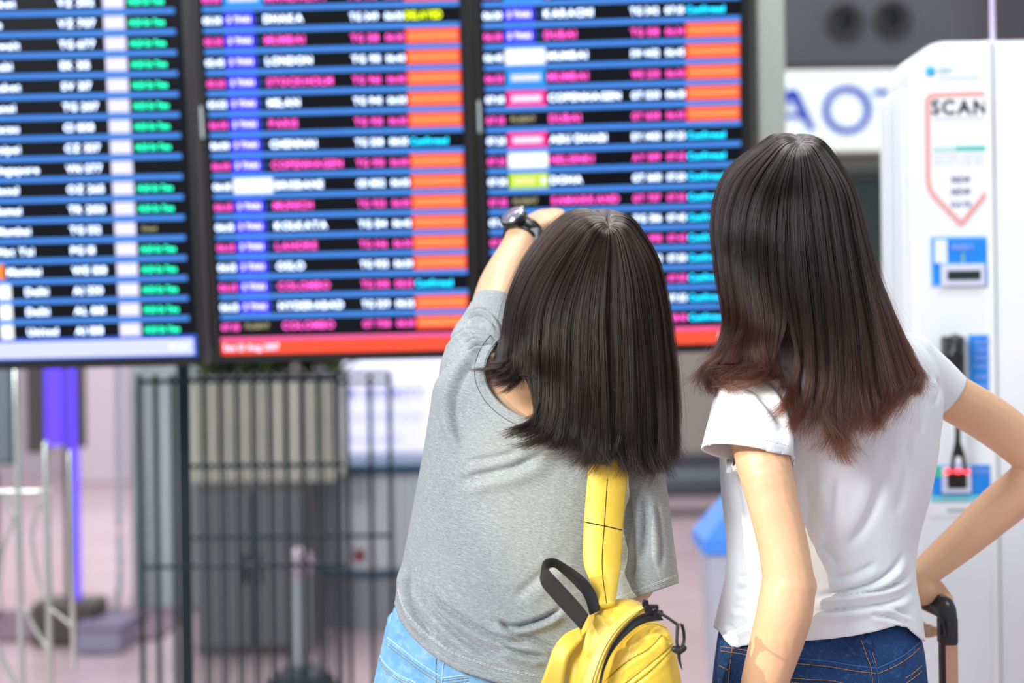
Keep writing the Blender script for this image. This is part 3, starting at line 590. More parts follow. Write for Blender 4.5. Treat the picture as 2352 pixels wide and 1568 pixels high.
ST = [thing('belt_post', (X(px, 5.2), 5.2, 0), lb, 'barrier post', 'belt barrier posts') for px, lb in ((683, 'pale belt barrier post standing behind the dark cage bars'), (1010, 'belt barrier post hidden behind the woman in the grey shirt'))]
STM = mat('post_pale', 'c2cad0', .3, .3)
for t_, px in zip(ST, (683, 1010)):
    add('post', tube([(X(px, 5.2), 5.2, .02), (X(px, 5.2), 5.2, zed(1292, 5.2))], .034, m=20, per=1), STM, t_); add('post_head', tube([(X(px, 5.2), 5.2, zed(1300, 5.2)), (X(px, 5.2), 5.2, zed(1278, 5.2))], .045, m=20, per=1), mat('head_pinkish', 'd8c4d4', .4), t_); add('foot', tube([(X(px, 5.2), 5.2, 0), (X(px, 5.2), 5.2, .025)], .16, m=28, per=1), DK, t_)
q = [(683 + i * 32.7, 1292 + 30 * (1 - ((i - 5) / 5) ** 2)) for i in range(11)]
tag(add('barrier_belt', pribbon([(x, y - 8, 5.2) for x, y in q], [(x, y + 8, 5.2) for x, y in q], thick=.004, per=2), mat('belt_blue', '164a66', .6)), 'dark blue barrier belt sagging between two posts', 'belt')
# ================================================================== LEFT: TUBULAR FRAME, PURPLE PANEL
CH_ = mat('chrome_tube', 'd5dcd6', .18, .85)
TR = thing('tubular_rack', (X(110, 3.9), 3.9, 0), 'chrome tubular rack with curved braces at the far left', 'rack')
YT = 3.9
def ftube(nm, pts, r, m=CH_, par=TR): return add(nm, ptube(pts, r, m=12), m, par)
zb = 0.02
for (x0, y0, x1, y1, r) in ((34, 780, 52, 1640, .0085), (104, 1020, 118, 1640, .0085), (160, 1040, 170, 1535, .0075)):
    a, b = P(x0, y0, YT), P(x1, y1, YT)
    if y1 > 1600: b = a + (b - a) * ((a[2] - zb) / (a[2] - b[2]))
    add('upright', tube([a, b], r, m=14, per=2), CH_, TR)
ftube('brace', [(8, 1130, YT), (26, 1172, YT), (32, 1195, YT), (14, 1235, YT), (2, 1290, YT), (-6, 1400, YT)], .0065); ftube('brace', [(94, 1150, YT), (80, 1190, YT), (74, 1240, YT), (88, 1330, YT), (104, 1372, YT)], .005)
ftube('brace', [(60, 1400, YT), (78, 1440, YT), (104, 1482, YT), (112, 1500, YT)], .006); ftube('brace', [(-10, 1470, YT), (10, 1525, YT), (38, 1575, YT), (60, 1620, YT)], .007)
ftube('cross_bar', [(-30, 1128, YT + .1), (40, 1128, YT + .1), (118, 1128, YT + .1)], .006); ftube('brace', [(118, 1400, YT), (150, 1425, YT), (166, 1440, YT)], .004)
add('base_rail', tube([(X(20, YT) - .1, YT, .03), (X(175, YT), YT, .03)], .02), CH_, TR)
PP = thing('purple_light_panel', (X(125, 6.5), 6.5, 0), 'glowing purple panel with a lit edge behind the chrome rack', 'panel')
pur = mat('purple_led', '5a3cf0', .5, 0, '5a35ff', .8)
add('lit_panel', pbox(104, 780, 147, 1022, 6.5, .04), pur, PP, False); add('lit_edge', pbox(160, 780, 175, 1500, 6.5, .05), pur, PP, False)
add('panel_frame', join([pbox(147, 780, 160, 1500, 6.5, .05), pbox(175, 780, 190, 1028, 6.5, .05), pbox(60, 780, 104, 1040, 6.55, .05)]), mat('panel_frame_dark', '4a4640', .5), PP, False)
add('stand_foot', box((X(150, 6.5), 6.52, .1), (.3, .2, .2), .02), mat('panel_frame_dark', '4a4640'), PP, False)
MB_ = thing('grey_monitor', (X(-20, 7), 7, 0), 'flat grey-blue monitor at the left edge, behind the chrome rack', 'monitor')
add('screen', pbox(-110, 780, 22, 1062, 7, .06, .01), mat('monitor_grey', '7f9199', .3), MB_, False); add('bezel', pbox(-116, 774, 30, 1068, 7.02, .06, .01), DK, MB_, False); add('pedestal', box((X(-40, 7.1), 7.1, zed(1066, 7.1) / 2), (.12, .08, zed(1066, 7.1)), .01), DK, MB_, False)
WP = thing('white_pole', (X(272, 6.9), 6.9, 0), 'slim pale pole with a bent foot beside the grey pillar', 'pole')
add('pole', ptube([(270, 700, 6.9), (272, 900, 6.9), (274, 1200, 6.9), (276, 1330, 6.9), (268, 1380, 6.9), (266, 1440, 6.9), (270, 1470, 6.9)], .016, m=12), mat('pole_pale', 'bcc8d2', .3, .3), WP); add('foot', box((X(272, 6.9), 6.9, .02), (.2, .2, .04), .01), DK, WP, False)
LO = thing('low_crate', (X(235, 6.4), 6.4, 0), 'low lavender-grey crate on the floor beside the pale pole', 'crate')
add('crate_body', box((X(238, 6.4), 6.4, .055), (.2, .3, .11), .015), mat('crate_lav', '8f8fa8', .5), LO, False); add('crate_rim', box((X(238, 6.4), 6.4, .115), (.22, .32, .02), .006), mat('crate_rim', '6f6a85', .5), LO, False)
KB = thing('floor_kerb', (X(120, 6.6), 6.9, 0), 'long dark mauve floor mat behind the chrome rack', 'mat'); add('mat_slab', box((X(120, 6.6), 6.9, .008), (1.0, .75, .016), .004), mat('mat_mauve', '6f5c66', .8), KB, False)
# ================================================================== BETWEEN THE WOMEN
LB = thing('low_counter', (X(1600, 12), 12.4, 0), 'long dark low counter far behind, between the two women', 'counter')
add('counter_body', box((X(1600, 12), 12.4, .38), (1.6, .5, .76), .02), mat('counter_navy', '42434e', .5), LB, False); add('counter_top', box((X(1600, 12), 12.36, .80), (1.7, .6, .06), .01), mat('counter_top_grey', '9fa6b2', .4), LB, False)
MT = thing('grey_bench', (X(1600, 11), 11, 0), 'slate grey bench in front of the dark low counter', 'bench')
add('seat', box((X(1600, 11), 11, .27), (1.3, .45, .10), .02), mat('bench_slate', '59646e', .5), MT, False)
for dx in (-.5, .5): add('leg', box((X(1600, 11) + dx, 11, .11), (.08, .4, .22), .01), mat('bench_leg', '4a4f55', .5), MT, False)
BN = thing('waste_bin', (X(1715, 3.6), 3.9, 0), 'white waste bin with a bright blue sloping lid behind the woman in the white shirt', 'bin')
YN = 3.6; zr = zed(1258, YN)
bx0, bx1 = X(1612, YN), X(1850, YN)
def frus(x0, x1, y0, y1, z0, z1, dx, dy):
    return np.array([(x0, y0, z0), (x1, y0, z0), (x1, y1, z0), (x0, y1, z0), (x0 + dx, y0 + dy, z1), (x1 - dx, y0 + dy, z1), (x1 - dx, y1 - dy, z1), (x0 + dx, y1 - dy, z1)]), [(3, 2, 1, 0), (4, 5, 6, 7), (0, 1, 5, 4), (1, 2, 6, 5), (2, 3, 7, 6), (3, 0, 4, 7)]
v_, f_ = frus(bx0 + .012, bx1 - .012, YN + .01, YN + .24, zr - .02, 0.0, .05, .03); add('bin_body', (v_, [q_[::-1] for q_ in f_]), mat('bin_white', 'b9bccb', .5), BN, False)
add('lid', join([frus(bx0, bx1, YN, YN + .25, zr - .025, zr + .012, 0, 0), frus(bx0 + .004, bx1 - .004, YN + .004, YN + .246, zr + .012, zr + .115, .085, .03)]), mat('bin_blue', '4f93f5', .4), BN, False)
# ================================================================== PEOPLE
SKIN = mat('skin', 'e6ba94', 0.42, noise=[('dea884', (14, 14, 14), 0, 3, .42, .7, .35)], bump=((350, 350, 350), .15, .001), sss=.06)
SKIN2 = mat('skin_light', 'dfb58e', 0.42, noise=[('d6a684', (12, 12, 12), 0, 3, .42, .7, .35)], bump=((350, 350, 350), .15, .001), sss=.06)
def unit(v): v = np.asarray(v, float); return v / np.linalg.norm(v)
def hand(wr, dr, nm, curl, wristr=.024, spread=.0, scale=.95, thumb=(0.6, 0.5), index=None, tside=1):
    # wr wrist point, dr palm direction, nm back-of-hand normal, curl bend per finger joint (radians) towards the palm
    dr = unit(dr); nm = unit(nm - np.dot(nm, dr) * dr); sd = np.cross(dr, nm) * tside; S = scale; parts = []
    parts.append(tube([wr - dr * .02, wr + dr * .015 * S, wr + dr * .05 * S, wr + dr * .088 * S], np.array([wristr, .029 * S, .036 * S, .037 * S]), np.array([wristr * .8, .015, .0135, .0115]) * 1.0, up=nm, m=24))
    for i, (o_, L, r) in enumerate(((.027, .070, .0086), (.009, .078, .0088), (-.009, .073, .0084), (-.026, .058, .0075))):
        c = curl[i] if hasattr(curl, '__len__') else curl
        base = wr + dr * .068 * S + sd * o_ * S; d = unit(dr + sd * o_ * spread); p = [base, base + d * .022 * S]; ang = 0
        for q, fr in enumerate((.46, .30, .24)):
            ang += c * (1.0 if q else .8); dd = d * math.cos(ang) - nm * math.sin(ang); p.append(p[-1] + dd * L * fr * S)
        parts.append(tube(p, np.array([r, r * 1.02, r * 1.05, r * .95, r * .8]) * S, up=nm, m=14, per=4))
    b = wr + dr * .02 * S + sd * .022 * S; t1 = unit(dr * .75 + sd * thumb[0] - nm * .25); t2 = unit(dr * .9 + sd * (thumb[0] - .35) - nm * thumb[1])
    parts.append(tube([b, b + t1 * .034 * S, b + t1 * .034 * S + t2 * .032 * S, b + t1 * .034 * S + t2 * .06 * S], np.array([.0145, .0118, .0105, .0085]) * S, up=nm, m=14, per=4))
    return parts
def head_parts(c, fwd, rz=.112, rx=.075, ry=.092):
    fwd = unit(fwd); up = np.array([0, 0, 1.0]); up = unit(up - fwd * np.dot(up, fwd)); rt = np.cross(fwd, up); M = np.stack([rt, fwd, up], 1)
    L = lambda x, y, z: c + M @ np.array([x, y, z])
    p = [ball(c + M @ np.array([0, -.012, .02]), (rx, ry, rz * .85), rot=M), ball(L(0, .022, -.035), (rx * .80, ry * .72, rz * .78), rot=M), ball(L(0, .05, -.085), (.03, .028, .025), rot=M)]
    p.append(tube([L(0, .080, .012), L(0, .094, -.012), L(0, .104, -.030)], [.007, .0085, .012], up=tuple(rt), m=12))
    for s_ in (-1, 1):
        p.append(tube([L(s_ * .012, .094, -.034), L(s_ * .004, .099, -.034)], .007, m=10, per=2)); p.append(tube([L(s_ * .016, .085, .018), L(s_ * .045, .070, .017)], .006, m=10, per=2))
        p.append(tube([L(s_ * (rx - .002), -.004, .018), L(s_ * (rx + .010), -.010, .010), L(s_ * (rx + .007), -.008, -.012), L(s_ * (rx - .003), .002, -.026)], [.009, .010, .008, .007], .005, up=tuple(fwd), m=12))
    p.append(tube([L(-.022, .080, -.060), L(0, .091, -.057), L(.022, .080, -.060)], [.004, .006, .004], m=10)); p.append(tube([L(-.019, .079, -.068), L(0, .089, -.069), L(.019, .079, -.068)], [.004, .0065, .004], m=10))
    return p, L
def eyes(L, par):
    for s_ in (-1, 1):
        e = add('eye', ball(L(s_ * .030, .066, .002), (.0125, .0125, .0125), 12, 16), mat('eye_white', 'e8e4de', .2), par)
        add('iris', ball(L(s_ * .030, .0745, .002), (.0055, .0045, .0055), 8, 12), mat('iris_brown', '2a1a12', .15), e)
        add('lips', join([tube([L(-.021, .083, -.062), L(0, .0965, -.060), L(.021, .083, -.062)], [.002, .004, .002], m=8), tube([L(-.018, .082, -.068), L(0, .095, -.070), L(.018, .082, -.068)], [.002, .0045, .002], m=8)]), mat('lip_rose', 'b5655c', .4), par) if s_ == 1 else None
def floorpt(px, Y, z): a = P(px, 784, Y); return np.array([a[0], Y, z])
def shoe(c, par, m, sole):
    v = loft_world = tube([c + [0, -.085, .035], c + [0, -.03, .045], c + [0, .05, .038], c + [0, .13, .028]], [.034, .040, .044, .036], [.035, .042, .034, .024], up=(0, 0, 1), m=24)
    s_ = add('shoe', v, m, par); add('sole', box(tuple(c + [0, .02, .010]), (.088, .26, .02), .009), sole, s_, False)

# ---------------------------------------------------------------- hair
def hair_build(par, G, axisx, axisY, headz, crown, N, mt, shellk, gap=None, seed=1, wild=.004, clumps=170, radius=.00027, mpts=22, curl=0.010, lenv=(.90, 1.03), wave=.10):
    r = np.random.default_rng(seed); G = np.array(G, float)
    hc_ = proj(np.array([axisx, axisY, headz])); hc_ = np.array([hc_[0], hc_[1] + 60])
    C_ = np.array(crown, float); k0_, k1_ = G[:, 0], G[:, 1]; md_ = (k0_ + k1_) / 2; dd_ = md_[:, :2] - hc_; dl_ = np.hypot(*dd_.T); ln_ = np.hypot(*(k1_ - k0_)[:, :2].T)
    md_[:, :2] += dd_ / dl_[:, None] * np.clip(ln_ * .17, 0, 14)[:, None]; md_[:, 2] -= .004
    far_ = np.hypot(np.hypot(*(k0_ - C_)[:, :2].T), (k0_[:, 2] - C_[2]) * 1600); s_ = 1 - np.clip(far_ / 40, 0, 1); ks_ = k0_ + (md_ - k0_) * .4 * s_[:, None]
    G = np.concatenate([np.repeat(C_[None, None], len(G), 0), ks_[:, None], md_[:, None], G[:, 1:]], 1); G[:, 0, :2] += (ks_ - C_)[:, :2] * .04; shellk += 2; ng, nk, _ = G.shape
    Wd = P(G[..., 0], G[..., 1], G[..., 2])
    pad = np.concatenate([[2 * Wd[0] - Wd[1]], Wd, [2 * Wd[-1] - Wd[-2]]])
    def gather(U, kk):   # U (N,m) guide coordinate; kk (N,m) knot coordinate
        def along_u(ki):
            i = np.clip(U.astype(int), 0, ng - 2); f = (U - i)[..., None]; ki = np.clip(ki, 0, nk - 1)
            p0, p1, p2, p3 = (pad[i + q, ki] for q in range(4))
            return 0.5 * (2 * p1 + (p2 - p0) * f + (2 * p0 - 5 * p1 + 4 * p2 - p3) * f * f + (3 * p1 - p0 - 3 * p2 + p3) * f ** 3)
        k = np.minimum(kk.astype(int), nk - 2); f = (kk - k)[..., None]
        a1, a2 = along_u(k), along_u(k + 1); a0 = np.where((k == 0)[..., None], 2 * a1 - a2, along_u(k - 1)); a3 = np.where((k == nk - 2)[..., None], 2 * a2 - a1, along_u(k + 2))
        return 0.5 * (2 * a1 + (a2 - a0) * f + (2 * a0 - 5 * a1 + 4 * a2 - a3) * f * f + (3 * a1 - a0 - 3 * a2 + a3) * f ** 3)
    def inward(p):
        d = np.stack([axisx - p[..., 0], axisY - p[..., 1], 0 * p[..., 0]], -1); return d / (np.linalg.norm(d, axis=-1, keepdims=True) + 1e-9)
    # inner mass of hair
    us = np.linspace(0, ng - 1, ng * 7); ks = np.linspace(0.15, shellk, 40); UU, KK = np.meshgrid(us, ks, indexing='ij')
    S = gather(UU, KK); q = (KK / (nk - 1))[..., None]; S = S + inward(S) * (.004 + .010 * q) - np.array([0, 0, .004]) * (1 - q)
    F = grid_faces(len(us), len(ks), close=False)
    sh = add('hair', (S.reshape(-1, 3), F), mat('hair_mass_' + mt[0], mt[1], .55, noise=[(mt[2], (900, 900, 25), 0, 2, .45, .7, .6)]), par)
    sm = sh.modifiers.new('thick', 'SOLIDIFY'); sm.thickness = .006; sm.offset = 0
    # strands
    cu = np.sort(r.random(clumps)) * (ng - 1); u0 = r.random(N) * (ng - 1); ci = np.abs(u0[:, None] - cu[None]).argmin(1)
    t = np.linspace(0, 1, mpts)[None]; ln = (lenv[0] + (lenv[1] - lenv[0]) * r.random(clumps))[ci] * (1 - .10 * r.random(N) ** 2.5)
    short = r.random(N) < .10; ln[short] *= .55 + .4 * r.random(short.sum())
    kk = t * ln[:, None] * (nk - 1); kk = np.clip(kk, 0, nk - 1 + .25)
    v = kk / (nk - 1)
    U = u0[:, None] + (cu[ci] - u0)[:, None] * (.40 + .50 * r.random(N))[:, None] * v ** 2.0
    ph = r.random(clumps) * 6.28; U = U + wave * np.sin(ph[ci][:, None] + v * 6) * v ** 1.5 + (r.normal(size=N) * .10)[:, None] * v
    if gap:
        for (g, k0) in gap:
            m_ = (u0 > g) & (u0 < g + 1); w_ = np.clip((kk[m_] - k0) / 2.0, 0, 1); w_ = w_ * w_ * (3 - 2 * w_); fr = U[m_] - g
            tgt = np.where((u0[m_] - g)[:, None] < .5, .04, .96); U[m_] = g + fr * (1 - w_) + (tgt + .10 * (fr - .5)) * w_
    U = np.clip(U, 0, ng - 1)
    p = gather(U, np.minimum(kk, nk - 1 - 1e-6))
    lay_ = (r.random(N) ** 1.3)[:, None]; inn = inward(p)
    p = p + inn * (lay_ * .016 * np.clip(v * 2.2, .12, 1))[..., None]
    # clump relief, tip curls, small waviness
    rc = r.normal(size=clumps)[ci][:, None]; p = p - inn * (rc * .0028 * np.clip(v * 2, 0, 1))[..., None]
    side = np.cross(inn, np.array([0, 0, 1.0])); side /= np.linalg.norm(side, axis=-1, keepdims=True) + 1e-9
    tip = np.clip((v - .80) / .2, 0, 1) ** 1.6; cc_ = r.normal(size=clumps)[ci] + .35 * r.normal(size=N); cz_ = r.normal(size=clumps)[ci]
    p = p + side * (tip * curl * cc_[:, None])[..., None] - inn * (tip * curl * .7 * (r.normal(size=N) + .4)[:, None])[..., None] + np.array([0, 0, 1.0]) * (tip ** 2 * curl * .5 * r.random(N)[:, None] - np.clip((v - .6) / .4, 0, 1) * .008 * cz_[:, None])[..., None]
    ww = r.random(N)[:, None] * 6.28; p = p + side * (.0011 * np.sin(ww + v * 14 * (0.6 + r.random(N)[:, None])) * v)[..., None]
    fly = r.random(N) < .03; fm = (r.random(fly.sum())[:, None] * np.clip(v[fly] * 1.5, 0, 1) ** 1.3)
    p[fly] = p[fly] - inn[fly] * (fm * wild * 2.4)[..., None] + side[fly] * (fm * wild * 5 * r.normal(size=fly.sum())[:, None])[..., None]
    hc = bpy.data.hair_curves.new('hair_strands'); hc.add_curves([mpts] * N)
    org = ORG[par.name]; hc.position_data.foreach_set('vector', (p - org).astype(np.float32).ravel())
    rad = radius * (0.7 + .6 * r.random(N))[:, None] * np.clip(1.15 - v, .25, 1); rad[fly] *= .5
    at = hc.attributes.get('radius') or hc.attributes.new('radius', 'FLOAT', 'POINT'); at.data.foreach_set('value', rad.astype(np.float32).ravel())
    m = bpy.data.materials.new('hair_' + mt[0]); m.use_nodes = True; nt = m.node_tree; nt.nodes.clear()
    out = nt.nodes.new('ShaderNodeOutputMaterial'); hb = nt.nodes.new('ShaderNodeBsdfHairPrincipled'); hb.parametrization = 'COLOR'
    hb.inputs['Roughness'].default_value = .22; hb.inputs['Radial Roughness'].default_value = .35; hb.inputs['IOR'].default_value = 1.45
    hi = nt.nodes.new('ShaderNodeHairInfo'); rp = nt.nodes.new('ShaderNodeMapRange'); rp.inputs[1].default_value = mt[5]; rp.inputs[2].default_value = 1.0
    nt.links.new(hi.outputs['Intercept'], rp.inputs[0])
    mx = nt.nodes.new('ShaderNodeMix'); mx.data_type = 'RGBA'; mx.inputs[6].default_value = lin(mt[3]); mx.inputs[7].default_value = lin(mt[4]); nt.links.new(rp.outputs[0], mx.inputs[0])
    mx2 = nt.nodes.new('ShaderNodeMix'); mx2.data_type = 'RGBA'; mx2.blend_type = 'MULTIPLY'; mx2.inputs[0].default_value = 1
    mr = nt.nodes.new('ShaderNodeMapRange'); mr.inputs[3].default_value = .45; mr.inputs[4].default_value = 1.25; nt.links.new(hi.outputs['Random'], mr.inputs[0])
    cb_ = nt.nodes.new('ShaderNodeCombineColor'); [nt.links.new(mr.outputs[0], cb_.inputs[i]) for i in range(3)]
    nt.links.new(mx.outputs[2], mx2.inputs[6]); nt.links.new(cb_.outputs[0], mx2.inputs[7]); nt.links.new(mx2.outputs[2], hb.inputs['Color']); nt.links.new(hb.outputs[0], out.inputs[0])
    hc.materials.append(m)
    o = bpy.data.objects.new('hair_strands', hc); COL.objects.link(o); o.parent = sh; ORG[o.name] = org; o['kind'] = 'stuff'
    return sh

# ================================================================== WOMAN IN GREY
A = thing('person', (P(1150, 784, 2.0)[0], 2.0, 0), 'woman from behind in loose grey t-shirt and light blue jeans, left arm raised forward', 'person')
TA = [(1195, 812, 1425, 858, 2.02, .050, 0), (1085, 806, 1480, 905, 2.01, .075, 0), (1008, 868, 1512, 965, 2.0, .098, 0), (990, 940, 1512, 1045, 2.0, .108, 0), (975, 1020, 1495, 1130, 2.0, .112, 0), (955, 1120, 1475, 1210, 2.0, .110, 0),
      (938, 1220, 1450, 1300, 2.0, .112, 0), (921, 1310, 1440, 1390, 2.0, .120, 0), (907, 1385, 1435, 1470, 2.0, .130, 0), (896, 1470, 1435, 1560, 2.0, .136, 0), (890, 1570, 1435, 1660, 2.0, .138, 0)]
def inset(keys, d, dh, n=None): return [(k[0] + d, k[1] + d * .2, k[2] - d, k[3] + d * .2, k[4], k[5] - dh, k[6]) for k in keys[:n]]
headA = P(1362, 682, 2.045)
hp, LA = head_parts(headA, (-.25, 1, .12), .108)
wrA = P(1203, 532, 2.30); el = P(1128, 735, 2.13)
body = hp + [loft(inset(TA, 15, .014, 9), m=36), tube([headA + [-.0, .0, -.05], P(1330, 800, 2.03), P(1305, 890, 2.00)], [.052, .052, .075]), ptube([(1215, 905, 1.99), (1300, 900, 1.99), (1400, 915, 1.99)], .072),
        ptube([(1112, 905, 2.02), (1106, 820, 2.07), (1128, 735, 2.13)], [.050, .040, .035]), ptube([(1128, 735, 2.13), (1150, 655, 2.20), (1182, 585, 2.26), (1203, 532, 2.30)], [.036, .0345, .029, .0235]),
        ptube([(1425, 960, 2.0), (1450, 1120, 2.0), (1452, 1330, 2.02)], [.050, .038, .034]), ptube([(1452, 1330, 2.02), (1440, 1300, 2.14), (1425, 1240, 2.22)], [.036, .03, .023])]
body += hand(wrA, P(1290, 474, 2.42) - wrA, np.array([-.35, -.6, .75]), (.12, .55, .75, .85), wristr=.0235, scale=.95, thumb=(.75, .2), tside=-1)
body += hand(P(1425, 1240, 2.22), P(1415, 1180, 2.26) - P(1425, 1240, 2.22), np.array([.6, .8, 0]), (.9, .95, 1, 1.0), scale=.9)
mesh_obj('body', blob(body, .0034, 3), SKIN2, A); eyes(LA, A)
# grey shirt
HEM_A = np.array([(860, 1340), (905, 1384), (918, 1425), (942, 1458), (970, 1486), (1005, 1513), (1045, 1536), (1090, 1552), (1150, 1570), (1250, 1585), (1450, 1600)], float)
SLV_A = [(1008, 905, 1190, 915, 2.03, .066, 0, 0), (1012, 835, 1195, 850, 2.035, .076, 0, 0), (1036, 766, 1195, 790, 2.065, .068, 0, 0), (1066, 722, 1190, 735, 2.10, .058, 0, 0), (1084, 690, 1184, 700, 2.125, .050, 0, 0), (1094, 665, 1180, 672, 2.145, .047)]
SLR_A = [(1395, 915, 1508, 950, 1.99, .06), (1405, 1010, 1517, 1040, 1.985, .070), (1408, 1120, 1533, 1130, 1.975, .078), (1406, 1230, 1546, 1225, 1.97, .084), (1404, 1330, 1556, 1312, 1.965, .088), (1402, 1430, 1562, 1400, 1.965, .088)]
SM = blob([loft(TA, m=48), loft(SLV_A, m=32), loft(SLR_A, m=32)], .0030, 5)
waves(SM, .0012, 38, 3)
folds(SM, [
    ([(1118, 792), (1085, 828), (1058, 868), (1042, 912), (1040, 955), (1052, 1000), (1075, 1040)], .0050, 8),
    ([(1052, 742), (1088, 712), (1120, 714), (1146, 742), (1158, 780)], .0038, 4), ([(1066, 738), (1098, 727), (1126, 738), (1146, 768)], .0032, 3.5), ([(1012, 800), (1058, 760), (1098, 756), (1130, 772), (1150, 792)], .0030, 4),
    ([(1062, 790), (1090, 778), (1125, 790), (1150, 808)], .0040, 4), ([(1070, 812), (1100, 795), (1135, 803), (1152, 820)], .0048, 4),
    ([(1038, 1108), (1110, 1090), (1190, 1070), (1270, 1030)], .0030, 12), ([(1060, 1060), (1130, 1052), (1200, 1035)], .0018, 9),
    ([(940, 1290), (936, 1345), (946, 1395), (972, 1436), (1004, 1466)], .0050, 6), ([(945, 1330), (985, 1385), (1035, 1440), (1095, 1490), (1160, 1520)], .0034, 8),
    ([(955, 1345), (1010, 1385), (1060, 1420), (1120, 1455), (1180, 1475), (1250, 1485)], .0042, 7), ([(1140, 1418), (1168, 1438), (1200, 1436), (1250, 1420), (1300, 1392)], .0062, 7),
    ([(1138, 1420), (1180, 1452), (1240, 1475), (1290, 1500)], .0040, 8), ([(1150, 1480), (1200, 1500), (1260, 1512)], .0040, 7), ([(1000, 1440), (1030, 1480), (1060, 1505)], .0025, 6), ([(1170, 1380), (1220, 1340), (1300, 1270)], .0016, 14),
    ([(1440, 1100), (1447, 1180), (1440, 1260), (1425, 1340)], .0042, 9), ([(1478, 1120), (1482, 1200), (1470, 1300)], .0040, 9), ([(1508, 1140), (1520, 1240), (1520, 1310)], .0026, 8), ([(1455, 1180), (1458, 1260), (1448, 1350)], .003, 6)], gain=2.2)
def near_left_sleeve(v): x, y = proj(v); return x, y
def cutA(v):
    x, y = proj(v); Y = v[:, 1]
    hem = y - np.interp(x, HEM_A[:, 0], HEM_A[:, 1]); hem = np.where(x > 1404, hem, hem)
    a = P(1092, 703, 2.135); n_ = unit(P(1108, 660, 2.155) - a + np.array([0, .012, 0])); sl = np.where(x < 1300, (v - a) @ n_ * 1500, -99)
    nk = np.where((y < 1020) & (y > 700) & (x > 1060), (1 - np.sqrt(((x - 1300) / 186.0) ** 2 + ((y - 852) / 122.0) ** 2)) * 120, -99); nk = np.where(sl > -50, -99, nk)
    sr = np.where((x > 1440) & (y > 1200), y - (1392 - (x - 1404) * .345), -99); sr = np.where((x > 1402) & (x <= 1440) & (y > 1200), y - (1392 - (x - 1404) * .345), sr)
    return np.maximum(np.maximum(hem, sl), np.maximum(nk, sr)) / 1600.0
SM = cut(SM, cutA)
heather = mat('heather_grey', 'a3abad', 0.85, noise=[('747d82', (260, 260, 2100), 16, 3, .46, .62, .7), ('c0c8ca', (100, 100, 900), 16, 3, .52, .70, .6), ('969b9c', (7, 7, 9), 0, 2, .4, .65, .3)], bump=((500, 500, 1600), .25, .0006), sheen=.15, spec=.2)
SA = mesh_obj('grey_tshirt', SM, heather, A); md = SA.modifiers.new('t', 'SOLIDIFY'); md.thickness = .0022; md.offset = -1
# light jeans
JA = [(945, 1340, 1400, 1400, 2.0, .094), (917, 1378, 1405, 1440, 2.0, .103), (891, 1420, 1412, 1490, 2.0, .118), (873, 1500, 1420, 1560, 2.0, .122), (858, 1568, 1425, 1620, 2.0, .125), (850, 1650, 1425, 1690, 2.0, .125), (858, 1740, 1415, 1760, 2.0, .115), (885, 1800, 1385, 1812, 2.0, .098)]
def legs(pxl, pxr, r0=.092):
    out = []
    for px in (pxl, pxr): out.append(tube([floorpt(px, 2.0, .84), floorpt(px, 2.01, .66), floorpt(px, 2.02, .47), floorpt(px, 2.0, .25), floorpt(px, 1.99, .09)], [r0, r0 * .84, .066, .060, .050], up=(0, 1, 0), m=28))
    return out
JM = blob([loft(JA, m=48)] + legs(1000, 1275, .102), .0042, 4); folds(JM, [([(890, 1462), (920, 1487), (965, 1522), (1013, 1552), (1030, 1560)], .0016, 3), ([(868, 1490), (876, 1512), (892, 1532), (920, 1550), (955, 1566)], .0016, 3), ([(1020, 1500), (1016, 1545), (1012, 1600)], .0018, 3), ([(902, 1395), (898, 1415), (893, 1432)], .003, 4)])
den_l = mat('denim_light', '86bde2', .8, noise=[('5f9fd0', (16, 16, 20), 20, 4, .42, .62, .75), ('b8daee', (60, 60, 90), 30, 4, .5, .7, .6), ('6aa3cc', (900, 900, 900), 30, 2, .45, .6, .4)], bump=((1200, 1200, 1200), .3, .0005), spec=.2)
JAo = mesh_obj('light_blue_jeans', JM, den_l, A); JAo['label'] = 'light blue denim jeans'
bj = bvh_of(JAo); off = lambda pl, dy, dx=0: [(x + dx, y + dy) for x, y in pl]
yoke = [(889, 1463), (920, 1487), (965, 1522), (1014, 1554)]; pock = [(869, 1496), (880, 1518), (897, 1536), (922, 1552), (955, 1567)]; ry_ = [(1014, 1557), (1045, 1553), (1078, 1549)]
st = seam([off(yoke, 9, -3), off(yoke, 15, -5), off(pock, 8, -1), off(pock, 13, -2), off(ry_, 7), off(ry_, 14), [(1004, 1500), (1001, 1540), (1004, 1600)]], [bj], .00045, (3, 1), .0007)
if st: add('stitching', st, mat('thread_tan', '9c8f78', .7), JAo, kind='stuff')
st = seam([yoke, pock, ry_, [(1021, 1505), (1016, 1550), (1013, 1600)], [(905, 1392), (899, 1412), (893, 1430)]], [bj], .0012, None, .0002)
add('raised_seam', st, mat('denim_pale_edge', 'b4d6ea', .8), JAo)
